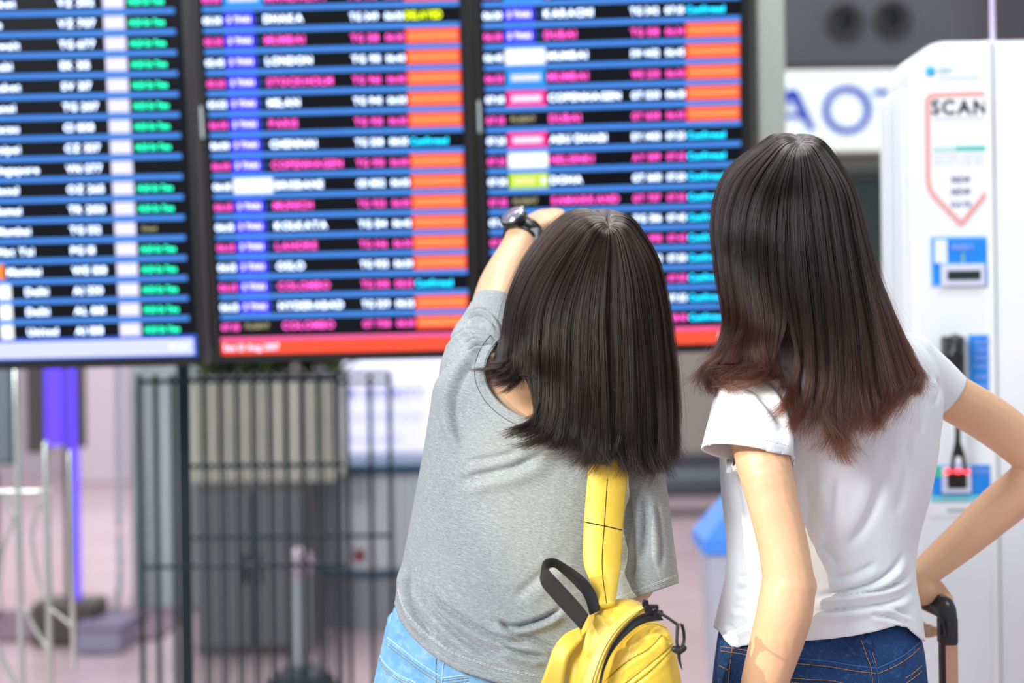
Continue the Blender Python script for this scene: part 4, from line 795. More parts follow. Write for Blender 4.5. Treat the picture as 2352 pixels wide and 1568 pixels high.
# shirt stitching and neck rib
bs = bvh_of(SA); hemline = HEM_A[1:]
st = seam([off(hemline, -30, 8), off(hemline, -33, 9)], [bs], .00040, (3, 1), .0004, 2.2); add('hem_stitching', st, mat('thread_pale', 'd6dcde', .8), SA, kind='stuff')
st = seam([[(1404, 1376), (1450, 1360), (1500, 1341), (1553, 1320)], [(1404, 1379), (1450, 1363), (1500, 1344), (1553, 1323)]], [bs], .0004, (3, 1), .0004, 2.2)
if st: add('sleeve_stitching', st, mat('thread_pale', 'd6dcde'), SA, kind='stuff')
th = np.radians(np.linspace(95, 215, 40)); nkp = [(1300 + 190 * math.cos(a), 852 + 126 * math.sin(a)) for a in th]; nkp2 = [(1300 + 210 * math.cos(a), 852 + 146 * math.sin(a)) for a in th]
st = seam([nkp], [bs], .0016, None, -.0004); 
if st: add('neck_rib', st, heather, SA)
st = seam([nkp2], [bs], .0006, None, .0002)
if st: add('neck_seam', st, mat('seam_dark_grey', '6c7274', .9), SA)  # darker grey seam line around the neck opening
for px in (1000, 1275): shoe(floorpt(px, 1.99, 0) , A, mat('shoe_white', 'dcdcd8', .5), mat('sole_grey', 'b8b8b4', .6))
# hair of the woman in grey
GA = [
 [(1374, 482, 2.06), (1365, 500, 2.13), (1345, 560, 2.17), (1300, 650, 2.18), (1250, 730, 2.15), (1210, 790, 2.10), (1180, 830, 2.06), (1155, 860, 2.03), (1140, 885, 2.01)],
 [(1352, 486, 2.06), (1300, 502, 2.12), (1250, 572, 2.15), (1215, 655, 2.16), (1190, 735, 2.12), (1170, 795, 2.08), (1152, 842, 2.04), (1135, 872, 2.02), (1125, 892, 2.0)],
 [(1370, 486, 2.02), (1292, 499, 2.06), (1224, 565, 2.08), (1182, 650, 2.07), (1158, 742, 2.04), (1148, 790, 2.0), (1136, 825, 1.96), (1122, 848, 1.94), (1104, 862, 1.93)],
 [(1378, 492, 1.97), (1282, 506, 1.99), (1214, 592, 2.00), (1171, 685, 1.99), (1161, 765, 1.96), (1155, 808, 1.93), (1150, 835, 1.91), (1140, 855, 1.90), (1116, 868, 1.895)],
 [(1384, 500, 1.93), (1305, 528, 1.935), (1242, 610, 1.925), (1202, 700, 1.91), (1190, 770, 1.89), (1186, 812, 1.88), (1184, 840, 1.878), (1176, 862, 1.875), (1150, 884, 1.875)],
 [(1388, 508, 1.91), (1330, 548, 1.90), (1278, 628, 1.885), (1245, 712, 1.875), (1238, 795, 1.865), (1240, 865, 1.865), (1238, 925, 1.86), (1224, 970, 1.86), (1172, 1002, 1.86)],
 [(1390, 516, 1.90), (1352, 560, 1.88), (1315, 640, 1.87), (1290, 722, 1.86), (1284, 805, 1.855), (1284, 885, 1.855), (1280, 955, 1.85), (1262, 1005, 1.85), (1222, 1035, 1.85)],
 [(1393, 521, 1.90), (1373, 566, 1.878), (1352, 645, 1.865), (1338, 728, 1.857), (1335, 812, 1.853), (1335, 893, 1.85), (1333, 970, 1.85), (1325, 1030, 1.85), (1300, 1072, 1.85)],
 [(1396, 524, 1.90), (1397, 570, 1.876), (1392, 648, 1.863), (1387, 730, 1.856), (1388, 815, 1.852), (1390, 900, 1.85), (1390, 980, 1.848), (1388, 1045, 1.848), (1378, 1092, 1.848)],
 [(1399, 522, 1.90), (1420, 565, 1.878), (1430, 643, 1.865), (1435, 727, 1.857), (1440, 815, 1.853), (1443, 900, 1.85), (1445, 985, 1.848), (1445, 1050, 1.848), (1440, 1100, 1.848)],
 [(1402, 517, 1.905), (1442, 553, 1.89), (1466, 627, 1.88), (1480, 716, 1.872), (1488, 806, 1.867), (1494, 900, 1.862), (1496, 985, 1.86), (1497, 1045, 1.86), (1492, 1090, 1.86)],
 [(1404, 509, 1.92), (1458, 538, 1.925), (1494, 610, 1.92), (1513, 710, 1.915), (1523, 805, 1.905), (1530, 900, 1.90), (1533, 980, 1.89), (1532, 1035, 1.885), (1522, 1075, 1.885)],
 [(1404, 492, 1.95), (1462, 519, 1.98), (1507, 598, 2.0), (1531, 708, 2.0), (1545, 805, 1.98), (1552, 900, 1.96), (1555, 970, 1.94), (1552, 1025, 1.93), (1545, 1058, 1.93)],
 [(1398, 484, 2.0), (1442, 505, 2.06), (1490, 590, 2.10), (1515, 700, 2.12), (1530, 800, 2.10), (1540, 890, 2.08), (1545, 960, 2.06), (1542, 1005, 2.05), (1537, 1040, 2.04)],
 [(1378, 482, 2.05), (1410, 502, 2.12), (1455, 580, 2.17), (1485, 700, 2.18), (1505, 800, 2.16), (1520, 890, 2.12), (1525, 950, 2.1), (1524, 990, 2.08), (1520, 1020, 2.07)],
 [(1380, 482, 2.06), (1390, 500, 2.13), (1410, 570, 2.18), (1440, 690, 2.19), (1470, 790, 2.17), (1490, 880, 2.13), (1500, 940, 2.11), (1505, 980, 2.09), (1505, 1010, 2.08)]]
hA = hair_build(A, GA, headA[0], 2.04, headA[2], (1398, 520, 1.908), 28000, ('dark', '070403', '120a06', '1f0f08', '0b0605', .0), 6.3, seed=4, curl=.012, clumps=260, gap=[(4, 7.0)])
# wrist watch
WT = thing('wrist_watch', tuple(wrA), 'chunky black wrist watch with a silver-rimmed dial on the raised wrist', 'watch')
ax = unit(wrA - P(1182, 585, 2.26)); wc = wrA - ax * .004; s1 = unit(np.cross(ax, (0, 1, .2))); s2 = np.cross(ax, s1)
BKP = mat('watch_black', '111113', .3, coat=.3)
def band(c, ax, s1, s2, r, hw, th_, n=40):
    V = []
    for i in range(n):
        a = i / n * 2 * math.pi; d = math.cos(a) * s1 * r[0] + math.sin(a) * s2 * r[1]; u_ = unit(d)
        V += [c + d - ax * hw, c + d + u_ * th_ - ax * hw * .9, c + d + u_ * th_ + ax * hw * .9, c + d + ax * hw]
    F = []
    for i in range(n):
        j = (i + 1) % n
        for q_ in range(4): F.append((i * 4 + q_, i * 4 + (q_ + 1) % 4, j * 4 + (q_ + 1) % 4, j * 4 + q_))
    return np.array(V), F
add('strap', band(wc, ax, s1, s2, (.0275, .0245), .0115, .0035), BKP, WT); add('strap_keeper', band(wc - ax * .016, ax, s1, s2, (.0275, .0245), .0028, .0028), BKP, WT)
dn = unit(P(1170, 500, 2.27) - wc); dn = unit(dn - ax * np.dot(dn, ax)); dc = wc + dn * .031 + ax * .002
def disc(c, n_, r, h, m=36):
    return tube([c - n_ * h / 2, c + n_ * h / 2], r, up=tuple(ax), m=m, per=1, cap=False)
cs = add('case', disc(dc, dn, .0215, .013), BKP, WT); add('bezel', disc(dc + dn * .0068, dn, .0195, .003), mat('steel_rim', 'c9cbd0', .2, .9), WT); add('dial', disc(dc + dn * .0085, dn, .0165, .001), mat('dial_grey', '8f8da3', .15, .3), WT)
for i in range(3): add('crown_button', disc(dc + ax * .0225 + np.cross(ax, dn) * (i - 1) * .009, ax, .0028, .005, 12), mat('steel_rim', 'c9cbd0'), cs)
add('buckle', box(tuple(wc + np.array([.018, -.024, -.004])), (.012, .004, .02), .0015), mat('steel_rim', 'c9cbd0'), WT, False)

# ================================================================== WOMAN IN WHITE
B = thing('person', (P(1884, 784, 2.0)[0], 2.0, 0), 'woman from behind in white t-shirt and dark jeans, right hand on suitcase handle', 'person')
TB = [(1760, 772, 1990, 752, 2.03, .050, .01), (1702, 806, 2078, 778, 2.03, .078, .03), (1672, 856, 2128, 828, 2.03, .098, .045), (1664, 940, 2140, 915, 2.03, .108, .05), (1668, 1040, 2130, 1015, 2.03, .110, .05), (1680, 1150, 2106, 1130, 2.03, .106, .05),
      (1692, 1250, 2078, 1235, 2.03, .102, .05), (1690, 1330, 2068, 1310, 2.03, .106, .05), (1676, 1395, 2080, 1385, 2.03, .114, .05), (1663, 1450, 2088, 1450, 2.03, .120, .05), (1660, 1530, 2096, 1520, 2.03, .124, .05)]
headB = P(1803, 520, 2.035); hp, LB_ = head_parts(headB, (-.75, .85, .08), .104)
wrB = P(2110, 1325, 2.14)
elB = P(2408, 1072, 2.15)
bodyB = hp + [loft(inset(TB, 10, .008, 9), m=36), tube([headB + [0, 0, -.05], P(1850, 700, 2.03), P(1880, 800, 2.03)], [.052, .050, .066]),
        ptube([(1735, 880, 1.96), (1750, 1040, 1.875), (1772, 1140, 1.855), (1797, 1245, 1.845), (1812, 1335, 1.84)], [.050, .0372, .0335, .0325, .0335]), ball(P(1850, 1345, 1.845), (.015, .018, .022)),
        ptube([(1812, 1335, 1.84), (1803, 1400, 1.84), (1783, 1475, 1.85), (1755, 1568, 1.86), (1728, 1665, 1.88)], [.0350, .0365, .0345, .0305, .0235]),
        ptube([(2090, 850, 2.06), (2180, 908, 2.08), (2290, 975, 2.12), (2408, 1072, 2.15)], [.046, .0355, .036, .033]),
        tube([elB, P(2300, 1162, 2.15), P(2200, 1250, 2.145), wrB], [.034, .0352, .029, .0225], [.034, .034, .028, .0215])]
hl_ = P(1728, 1665, 1.88); bodyB += hand(hl_, P(1715, 1750, 1.89) - hl_, np.array([-.8, -.5, 0]), (.25, .3, .33, .36), wristr=.0235)
# right hand: heel of the hand on the grip, thumb side outwards, fingers wrapped under it
g0, g1 = P(2176, 1428, 2.12), P(2105, 1399, 2.215)        # grip axis: corner -> far end
g1[2] = g0[2]; gd = unit(g1 - g0); out_ = unit(np.cross(gd, (0, 0, 1.0))); out_ = -out_ if out_[0] > 0 else out_; up_ = np.array([0, 0, 1.0])
bodyB += [tube([wrB, P(2118, 1352, 2.145), g0 + gd * .050 + up_ * .044 - out_ * .002, g0 + gd * .014 + up_ * .030 - out_ * .008], [.0225, .0262, .018, .0095], [.022, .024, .017, .010], up=tuple(out_), m=20),
          tube([wrB, P(2106, 1350, 2.16), g0 + gd * .085 + up_ * .040 + out_ * .008], [.022, .026, .021], m=20),
          tube([P(2116, 1352, 2.15), g0 + gd * .075 + up_ * .032, g0 + gd * .10 + up_ * .028], [.024, .022, .016], m=20)]
for i in range(4):
    c = g0 + gd * (.056 + .0205 * i); rr = .0275
    pts_ = [c + (up_ * math.cos(a) + out_ * math.sin(a)) * rr for a in np.radians([10, 50, 90, 130, 170, 205])]
    bodyB.append(tube(pts_, np.array([.0098, .0098, .0094, .009, .0085, .0075]) * (1, 1, .98, .88)[i], m=12, per=3))
mesh_obj('body', blob(bodyB, .0034, 3), SKIN, B); eyes(LB_, B)
SLL = [(1672, 838, 1812, 850, 1.975, .060, .01), (1652, 895, 1815, 915, 1.935, .060, .01), (1638, 955, 1816, 985, 1.905, .060, .01, .004), (1620, 1012, 1816, 1046, 1.885, .058, .01, -.014), (1608, 1050, 1818, 1085, 1.88, .058, .01, -.018)]
def slR(t): return None
SRt = ptube([(2075, 838, 2.055), (2130, 872, 2.065), (2178, 911, 2.08), (2215, 935, 2.085)], [.052, .044, .0385, .037], m=30)
SMB = blob([loft(TB, m=48), loft(SLL, m=32), SRt], .0030, 5); waves(SMB, .0010, 34, 8)
folds(SMB, [
    ([(1735, 905), (1768, 940), (1800, 985)], .0035, 7), ([(1700, 880), (1745, 905), (1790, 930)], .0025, 8), ([(1760, 860), (1800, 915), (1822, 980), (1830, 1060)], .0055, 7), ([(1640, 985), (1720, 1000), (1812, 1024)], .0012, 3),
    ([(1690, 1330), (1720, 1322), (1750, 1308)], .004, 6), ([(1684, 1360), (1715, 1352), (1750, 1345)], .004, 6), ([(1676, 1392), (1710, 1400), (1748, 1385)], .004, 6), ([(1668, 1430), (1690, 1445), (1730, 1425)], .0042, 6), ([(1662, 1452), (1682, 1468), (1700, 1482)], .004, 5),
    ([(1860, 1368), (1930, 1358), (2000, 1340), (2050, 1308), (2078, 1262)], .0062, 7), ([(1862, 1374), (1950, 1366), (2030, 1352), (2080, 1330), (2096, 1308)], .0055, 5), ([(1858, 1404), (1940, 1398), (2020, 1388), (2070, 1374), (2098, 1350)], .0055, 7),
    ([(1990, 1408), (2050, 1418), (2090, 1436)], .0035, 6), ([(2010, 1390), (2060, 1400), (2100, 1420)], .003, 6), ([(1900, 1330), (1960, 1318), (2020, 1290)], .0035, 9),
    ([(1848, 1080), (1858, 1160), (1850, 1230)], .0030, 13), ([(1925, 1080), (1920, 1180), (1890, 1280)], .0030, 14), ([(2040, 1000), (2025, 1110), (1985, 1210), (1930, 1270)], .0040, 16), ([(2090, 990), (2080, 1090), (2060, 1190)], .0026, 13), ([(1880, 1240), (1905, 1265), (1930, 1300)], .0035, 9),
    ([(2152, 862), (2160, 895), (2148, 930)], .003, 6), ([(2128, 860), (2134, 905), (2126, 950), (2118, 1000)], .0035, 7), ([(1690, 1100), (1702, 1180), (1705, 1260)], .002, 8)], gain=1.4)
HEM_B = np.array([(1600, 1410), (1652, 1450), (1665, 1470), (1682, 1486), (1740, 1478), (1840, 1472), (1905, 1467), (1960, 1460), (2010, 1450), (2060, 1436), (2085, 1440), (2104, 1456), (2118, 1468), (2200, 1500)], float)
aR = P(2212, 866, 2.08); bR = P(2143, 954, 2.08); mR = (aR + bR) / 2; dR = unit(np.array([.62, .05, -.40])); dR = unit(dR - unit(bR - aR) * np.dot(dR, unit(bR - aR)))
def cutB(v):
    x, y = proj(v)
    hem = np.where((v[:, 1] > 1.915) | (x > 1830), y - np.interp(x, HEM_B[:, 0], HEM_B[:, 1]), -99)
    hemall = y - np.interp(x, HEM_B[:, 0], HEM_B[:, 1])
    sl = np.where((x < 1822) & (y < 1150) & (v[:, 1] < 2.0) & ((v[:, 1] < 1.915) | ((x <= 1680) & (v[:, 1] < 1.95) & (y < 1085))), y - (1012 + (x - 1620) * .172) - (v[:, 1] - 1.835) * 330 * (x < 1760), -99)
    sr = np.where((((x > 2138) & (y < 985)) | ((x > 2150) & (y < 1060))) & (np.linalg.norm(v - mR, axis=1) < .085), (v - mR) @ dR * 1600, -99)
    return np.maximum(np.maximum(hemall, sl), sr) / 1600.0
SMB = cut(SMB, cutB)
white = mat('white_cotton', 'ecf1f6', .8, noise=[('e0e6ee', (8, 8, 8), 0, 3, .4, .65, .5)], bump=((900, 900, 900), .2, .0005), sheen=.1, spec=.2)
SB_ = mesh_obj('white_tshirt', SMB, white, B); md = SB_.modifiers.new('t', 'SOLIDIFY'); md.thickness = .0022; md.offset = -1
JB = [(1684, 1420, 2066, 1405, 2.03, .104, .05), (1674, 1462, 2082, 1448, 2.03, .110, .05), (1668, 1500, 2090, 1490, 2.03, .114, .05), (1660, 1568, 2098, 1560, 2.03, .118, .05), (1655, 1650, 2115, 1650, 2.03, .125, .05), (1662, 1740, 2110, 1740, 2.03, .112, .04), (1690, 1800, 2085, 1800, 2.02, .095, .03)]
def legsB(pxl, pxr):
    out = []
    for px, dy in ((pxl, -.03), (pxr, .04)): out.append(tube([floorpt(px, 2.03 + dy, .84), floorpt(px, 2.04 + dy, .66), floorpt(px, 2.05 + dy, .47), floorpt(px, 2.03 + dy, .25), floorpt(px, 2.02 + dy, .09)], [.086, .078, .060, .054, .046], up=(0, 1, 0), m=28))
    return out
JMB = blob([loft(JB, m=48)] + legsB(1770, 1985), .0042, 4)
cseam = [(1988, 1466), (1998, 1500), (2010, 1530), (2016, 1548), (2020, 1600)]; yR = [(2016, 1534), (2055, 1517), (2090, 1494), (2116, 1470)]; yL = [(1825, 1511), (1900, 1518), (1960, 1528), (2014, 1534)]; yL0 = [(1655, 1484), (1690, 1489), (1720, 1494)]
folds(JMB, [(cseam, .0018, 3), (yR, .0015, 3), (yL, .0015, 3), ([(1652, 1500), (1668, 1520), (1660, 1545)], .003, 5), ([(2095, 1470), (2080, 1520), (2090, 1568)], .002, 8)])
den_d = mat('denim_dark', '23477a', .75, noise=[('16305a', (14, 14, 18), 15, 4, .42, .62, .7), ('4a74a8', (120, 120, 160), 25, 4, .56, .72, .45), ('7e9cc0', (1100, 1100, 1100), 0, 2, .62, .72, .45)], bump=((1300, 1300, 1300), .3, .0005), spec=.2)
JBo = mesh_obj('dark_blue_jeans', JMB, den_d, B); JBo['label'] = 'dark blue denim jeans'
bj = bvh_of(JBo); lp = [(2082, 1556), (2098, 1545), (2117, 1529)]; lq = [(1812, 1556), (1860, 1560), (1905, 1562), (1936, 1568)]
st = seam([yR, off(yR, 12, 2), yL, off(yL, 12), yL0, off(yL0, 10), off(lp, 0), off(lp, 12), lq, off(lq, 10), [(1978, 1470), (1992, 1510), (2002, 1540), (2006, 1600)], [(1994, 1468), (2006, 1505), (2014, 1530)], [(1682, 1488), (1676, 1530), (1672, 1570)], [(1652, 1528), (1672, 1538)]], [bj], .00050, (4, 1), .0007)
add('stitching', st, mat('thread_orange', 'd08a34', .7), JBo, kind='stuff')
add('belt_loop', seam([[(1990, 1461), (1994, 1475), (1998, 1488)]], [bj], .006, None, -.002), den_d, JBo)
add('raised_seam', seam([cseam, yR, yL], [bj], .0011, None, .0003), mat('denim_seam_edge', '3a62a0', .8), JBo)
bs = bvh_of(SB_); st = seam([[(1632, 992), (1680, 998), (1740, 1006), (1812, 1024)]], [bs], .00035, (3, 1), .0004, 2.2)
if st: add('sleeve_stitching', st, mat('thread_white', 'd2d4da', .8), SB_, kind='stuff')
for px, dy in ((1770, -.03), (1985, .04)): shoe(floorpt(px, 2.02 + dy, 0), B, mat('shoe_black', '2a2a2c', .5), mat('sole_white', 'd8d8d4', .6))
GB = [
 [(1826, 309, 2.04), (1812, 326, 2.10), (1795, 380, 2.15), (1760, 470, 2.165), (1715, 600, 2.15), (1690, 700, 2.09), (1665, 780, 2.03), (1648, 825, 1.99), (1645, 860, 1.97)],
 [(1818, 309, 2.03), (1768, 328, 2.08), (1705, 392, 2.12), (1675, 500, 2.13), (1668, 620, 2.11), (1672, 720, 2.06), (1655, 790, 2.01), (1640, 835, 1.97), (1640, 870, 1.95)],
 [(1823, 312, 1.99), (1745, 331, 2.02), (1668, 396, 2.05), (1637, 500, 2.05), (1646, 620, 2.03), (1664, 735, 1.99), (1640, 815, 1.94), (1618, 862, 1.92), (1645, 915, 1.91)],
 [(1827, 322, 1.97), (1765, 343, 1.965), (1702, 410, 1.965), (1672, 510, 1.96), (1676, 620, 1.955), (1690, 730, 1.93), (1668, 805, 1.90), (1642, 850, 1.885), (1668, 900, 1.875)],
 [(1830, 326, 1.955), (1785, 358, 1.925), (1742, 430, 1.91), (1718, 520, 1.905), (1718, 630, 1.905), (1732, 735, 1.89), (1722, 800, 1.875), (1738, 850, 1.865), (1700, 895, 1.865)],
 [(1833, 331, 1.945), (1806, 370, 1.91), (1780, 440, 1.89), (1766, 530, 1.88), (1770, 640, 1.88), (1782, 735, 1.875), (1782, 805, 1.865), (1768, 862, 1.86), (1722, 888, 1.86)],
 [(1835, 334, 1.94), (1823, 375, 1.90), (1815, 445, 1.88), (1812, 540, 1.872), (1816, 650, 1.868), (1832, 760, 1.865), (1838, 850, 1.86), (1822, 930, 1.857), (1806, 985, 1.857)],
 [(1838, 334, 1.94), (1843, 376, 1.90), (1850, 448, 1.88), (1856, 545, 1.87), (1866, 660, 1.866), (1878, 770, 1.863), (1884, 870, 1.86), (1882, 960, 1.857), (1896, 1028, 1.857)],
 [(1841, 332, 1.943), (1864, 372, 1.905), (1888, 445, 1.885), (1902, 545, 1.875), (1918, 660, 1.868), (1930, 770, 1.865), (1936, 870, 1.86), (1928, 970, 1.857), (1938, 1048, 1.857)],
 [(1843, 329, 1.95), (1884, 366, 1.92), (1921, 440, 1.90), (1941, 545, 1.885), (1958, 660, 1.875), (1975, 770, 1.868), (1985, 870, 1.863), (1990, 950, 1.86), (1962, 1020, 1.86)],
 [(1846, 326, 1.96), (1899, 358, 1.945), (1944, 438, 1.925), (1966, 540, 1.91), (1990, 655, 1.90), (2015, 765, 1.885), (2034, 860, 1.87), (2040, 930, 1.865), (2005, 995, 1.865)],
 [(1849, 316, 1.98), (1905, 348, 1.985), (1955, 430, 1.99), (1982, 530, 1.99), (2013, 640, 1.97), (2048, 740, 1.925), (2080, 835, 1.89), (2092, 895, 1.875), (2050, 960, 1.87)],
 [(1850, 312, 2.0), (1907, 345, 2.03), (1958, 428, 2.06), (1985, 530, 2.06), (2018, 640, 2.03), (2060, 745, 1.97), (2105, 830, 1.915), (2120, 872, 1.895), (2098, 920, 1.885)],
 [(1842, 309, 2.03), (1892, 345, 2.09), (1935, 430, 2.12), (1955, 540, 2.13), (1982, 650, 2.11), (2020, 745, 2.06), (2060, 810, 2.01), (2080, 850, 1.98), (2085, 880, 1.97)],
 [(1830, 309, 2.04), (1845, 328, 2.10), (1850, 380, 2.15), (1880, 500, 2.165), (1930, 620, 2.15), (1990, 730, 2.10), (2040, 800, 2.04), (2065, 840, 2.0), (2075, 870, 1.98)]]
hB = hair_build(B, GB, headB[0] + .01, 2.035, headB[2], (1836, 331, 1.948), 30000, ('brown', '060403', '0e0806', '0e0706', '36190f', .55), 5.0, gap=[(5, 6.2)], seed=9, curl=.020, clumps=170, wave=.22, lenv=(.88, 1.04))
# ================================================================== SUITCASE
SC = thing('suitcase', (g0[0], g0[1] + .02, 0), 'suitcase with black grip and rose-gold telescopic handle held by the woman in white', 'suitcase')
BG = mat('grip_black', '23262a', .28, noise=[('2e3136', (30, 30, 30), 0, 3, .4, .6, .5)])
hor = unit(np.array([gd[0], gd[1], 0])); dep = np.array([hor[1], -hor[0], 0])
c0 = g0 + np.array([0, 0, 0]); wdt = .20
c1 = c0 + hor * wdt + np.array([0, 0, .0])
grp = tube([c0 + [0, 0, -.020], c0 + [0, 0, .006], c0 + hor * .010 + [0, 0, .019], c0 + hor * .035 + [0, 0, .022], c0 + hor * (wdt / 2) + [0, 0, .024], c1 - hor * .06 + [0, 0, .021], c1 - hor * .018 + [0, 0, .016], c1 + [0, 0, .002], c1 + [0, 0, -.02]], [.0135, .0150, .0175, .018, .018, .018, .0175, .015, .0135], [.012, .014, .0165, .017, .017, .017, .0165, .014, .012], up=tuple(dep), m=24, per=5)
gr = add('grip', grp, BG, SC)
for c in (c0, c1):
    add('grip_socket', box(tuple(c + [0, 0, -.012]), (.028, .024, .045), .006), BG, gr)
    tb = add('telescopic_tube', box(tuple(c + np.array([.0015, 0, -.26])), (.0235, .018, .49), .003), mat('rose_gold', 'd7a48c', .22, .75), SC); 
    add('tube_dark_face', box(tuple(c + np.array([-.0095, -.003, -.26])), (.006, .018, .488), .001), mat('tube_face_dark', '3a2a2a', .35, .5), tb, False)  # dark strip along the left face of the tube
cm = (c0 + c1) / 2; bm = bmesh.new(); bmesh.ops.create_cube(bm, size=1)
for v in bm.verts: v.co = Vector((v.co.x * .38, v.co.y * .24, v.co.z * .54))
bmesh.ops.bevel(bm, geom=bm.edges[:], offset=.045, segments=5, affect='EDGES'); ang = math.atan2(hor[1], hor[0]); bmesh.ops.rotate(bm, verts=bm.verts, matrix=Matrix.Rotation(ang, 3, 'Z')); bmesh.ops.translate(bm, verts=bm.verts, vec=(cm[0] + dep[0] * .095, cm[1] + dep[1] * .095, .33))
me = bpy.data.meshes.new('shell'); bm.to_mesh(me); bm.free(); mesh_obj('shell', me, mat('shell_rose', 'c99a8a', .35, .2), SC)
for i in (-1, 1):
    for j in (-1, 1):
        c = np.array([cm[0], cm[1], 0]) + dep * (.095 + j * .08) + hor * i * .14; wl = add('wheel', tube([c + dep * -.012 + [0, 0, .026], c + dep * .012 + [0, 0, .026]], .025, m=20, per=1), BG, SC); add('wheel_fork', box(tuple(c + [0, 0, .052]), (.03, .03, .03), .005), BG, wl, False)
# ================================================================== BACKPACK
BP = thing('backpack', tuple(P(1430, 1900, 1.83)), 'yellow backpack with black handle loop hanging from the shoulder of the woman in grey', 'backpack')
YEL = mat('yellow_nylon', 'dfbd38', .42, noise=[('e8cb52', (9, 9, 9), 0, 3, .4, .65, .7), ('c7a225', (25, 25, 40), 0, 3, .55, .72, .35)], bump=((1500, 1500, 1500), .3, .0005), sheen=.1)
YL2 = mat('yellow_band', 'e8cf66', .45, noise=[('e3c244', (20, 20, 20), 0, 3, .4, .65, .5)], bump=((1500, 1500, 1500), .3, .0005))
def pillow(outl, Y, hd, dY=0, n=11):
    o = np.array(outl, float); o = cr(np.concatenate([o, o[:1]]), np.linspace(0, len(o), len(o) * 5, endpoint=False)); c = o.mean(0); V = []
    for s_ in np.linspace(-1, 1, n):
        k = (1 - abs(s_) ** 3.2) ** (1 / 2.2) if abs(s_) < 1 else .12
        k = max(k, .25); q_ = c + (o - c) * k; p_ = P(q_[:, 0], q_[:, 1], Y + dY * (q_[:, 0] - c[0]) / 300); p_[:, 1] += s_ * hd; V.append(p_)
    return caps(np.concatenate(V), grid_faces(n, len(o)), n, len(o))
R_ = pillow([(1362, 1402), (1395, 1384), (1440, 1377), (1478, 1388), (1500, 1412), (1515, 1470), (1520, 1568), (1520, 1720), (1490, 1880), (1390, 1905), (1300, 1880), (1262, 1760), (1268, 1650), (1290, 1568), (1306, 1505), (1330, 1450)], 1.825, .058)
me = blob([R_], .0032, 4); folds(me, [([(1345, 1420), (1332, 1460), (1322, 1510), (1318, 1568)], .005, 9), ([(1375, 1412), (1352, 1460), (1345, 1520)], -.004, 9), ([(1362, 1405), (1385, 1412), (1402, 1432), (1420, 1436)], .004, 4), ([(1390, 1398), (1425, 1405), (1462, 1400)], .002, 8)])
mb = mesh_obj('main_body', me, YEL, BP)
F_ = pillow([(1376, 1600), (1384, 1545), (1402, 1502), (1430, 1468), (1466, 1442), (1505, 1430), (1532, 1440), (1546, 1468), (1556, 1520), (1570, 1600), (1588, 1740), (1580, 1880), (1480, 1905), (1392, 1880), (1374, 1740)], 1.790, .050)
me = blob([F_], .0032, 4); folds(me, [([(1380, 1528), (1405, 1500), (1428, 1485), (1460, 1470), (1482, 1450)], .0052, 5), ([(1475, 1444), (1490, 1452), (1515, 1450), (1535, 1468), (1546, 1480)], .006, 5), ([(1385, 1568), (1440, 1520), (1490, 1490), (1522, 1456)], .0022, 4), ([(1430, 1575), (1480, 1535), (1530, 1495), (1546, 1478)], .0025, 4), ([(1445, 1580), (1490, 1545), (1548, 1490)], .0018, 4)])
fp = mesh_obj('front_pocket', me, YEL, BP)
bz = bvh_of(fp); st = seam([[(1386, 1566), (1440, 1519), (1490, 1489), (1520, 1458)], [(1432, 1572), (1482, 1533), (1530, 1493), (1545, 1478)], [(1445, 1577), (1490, 1543), (1546, 1488)], [(1472, 1440), (1500, 1432), (1530, 1442)]], [bz], .00045, None, .0002)
add('stitching', st, mat('thread_brown', '5b4a18', .7), fp, kind='stuff')
Yb = 1.762
ed_o = [(1476, 1392, 1.775), (1446, 1404, 1.768), (1418, 1424, 1.762), (1392, 1452, 1.757), (1370, 1486, 1.752), (1352, 1530, 1.748), (1340, 1568, 1.745), (1326, 1640, 1.745), (1320, 1740, 1.745)]
ed_i = [(1482, 1398, 1.765), (1458, 1414, 1.758), (1434, 1436, 1.752), (1412, 1464, 1.747), (1394, 1496, 1.742), (1378, 1536, 1.738), (1368, 1572, 1.735), (1360, 1640, 1.735), (1356, 1740, 1.735)]
add('zip_flap', pribbon(ed_o, ed_i, thick=.005), YL2, BP)
mid = [((a[0] * .3 + b[0] * .7), (a[1] * .3 + b[1] * .7), (a[2] * .3 + b[2] * .7) - .0035) for a, b in zip(ed_o, ed_i)]; add('flap_stitching', ptube(mid, .0006, m=5), mat('thread_brown', '5b4a18'), BP, kind='stuff')
zi = [(1512, 1408, 1.76), (1484, 1408, 1.757), (1458, 1420, 1.753), (1434, 1442, 1.748), (1412, 1470, 1.744), (1395, 1502, 1.740), (1382, 1540, 1.738), (1374, 1580, 1.735)]
zo = [(1524, 1424, 1.758), (1492, 1428, 1.755), (1466, 1438, 1.75), (1440, 1458, 1.746), (1418, 1482, 1.743), (1400, 1508, 1.741), (1386, 1544, 1.739), (1378, 1582, 1.737)]
ZB = mat('zip_black', '1a1a1c', .55); zt_ = add('zip_tape', pribbon(zi, zo, thick=.003), ZB, BP)
zc = cr(P(*np.array(zi, float).T), np.linspace(0, 6, 58)); add('zip_teeth', join([box(tuple(p_ - [0, .002, 0]), (.0012, .003, .0034)) for p_ in zc]), mat('zip_teeth_metal', '3a3a3e', .35, .6), zt_, smooth=False, kind='stuff')
sl = add('zip_slider', join([box(tuple(P(1496, 1397, 1.752)), (.018, .007, .010), .002), box(tuple(P(1482, 1386, 1.752)), (.008, .006, .010), .002), box(tuple(P(1512, 1408, 1.75)), (.012, .006, .008), .002), ball(P(1503, 1400, 1.748), (.004, .004, .003), 8, 12)]), mat('slider_metal', '2b2b30', .25, .7), BP)
add('pull_cord', ptube([(1506, 1402, 1.748), (1530, 1416, 1.745), (1556, 1434, 1.742)], .0020, m=8), ZB, sl)
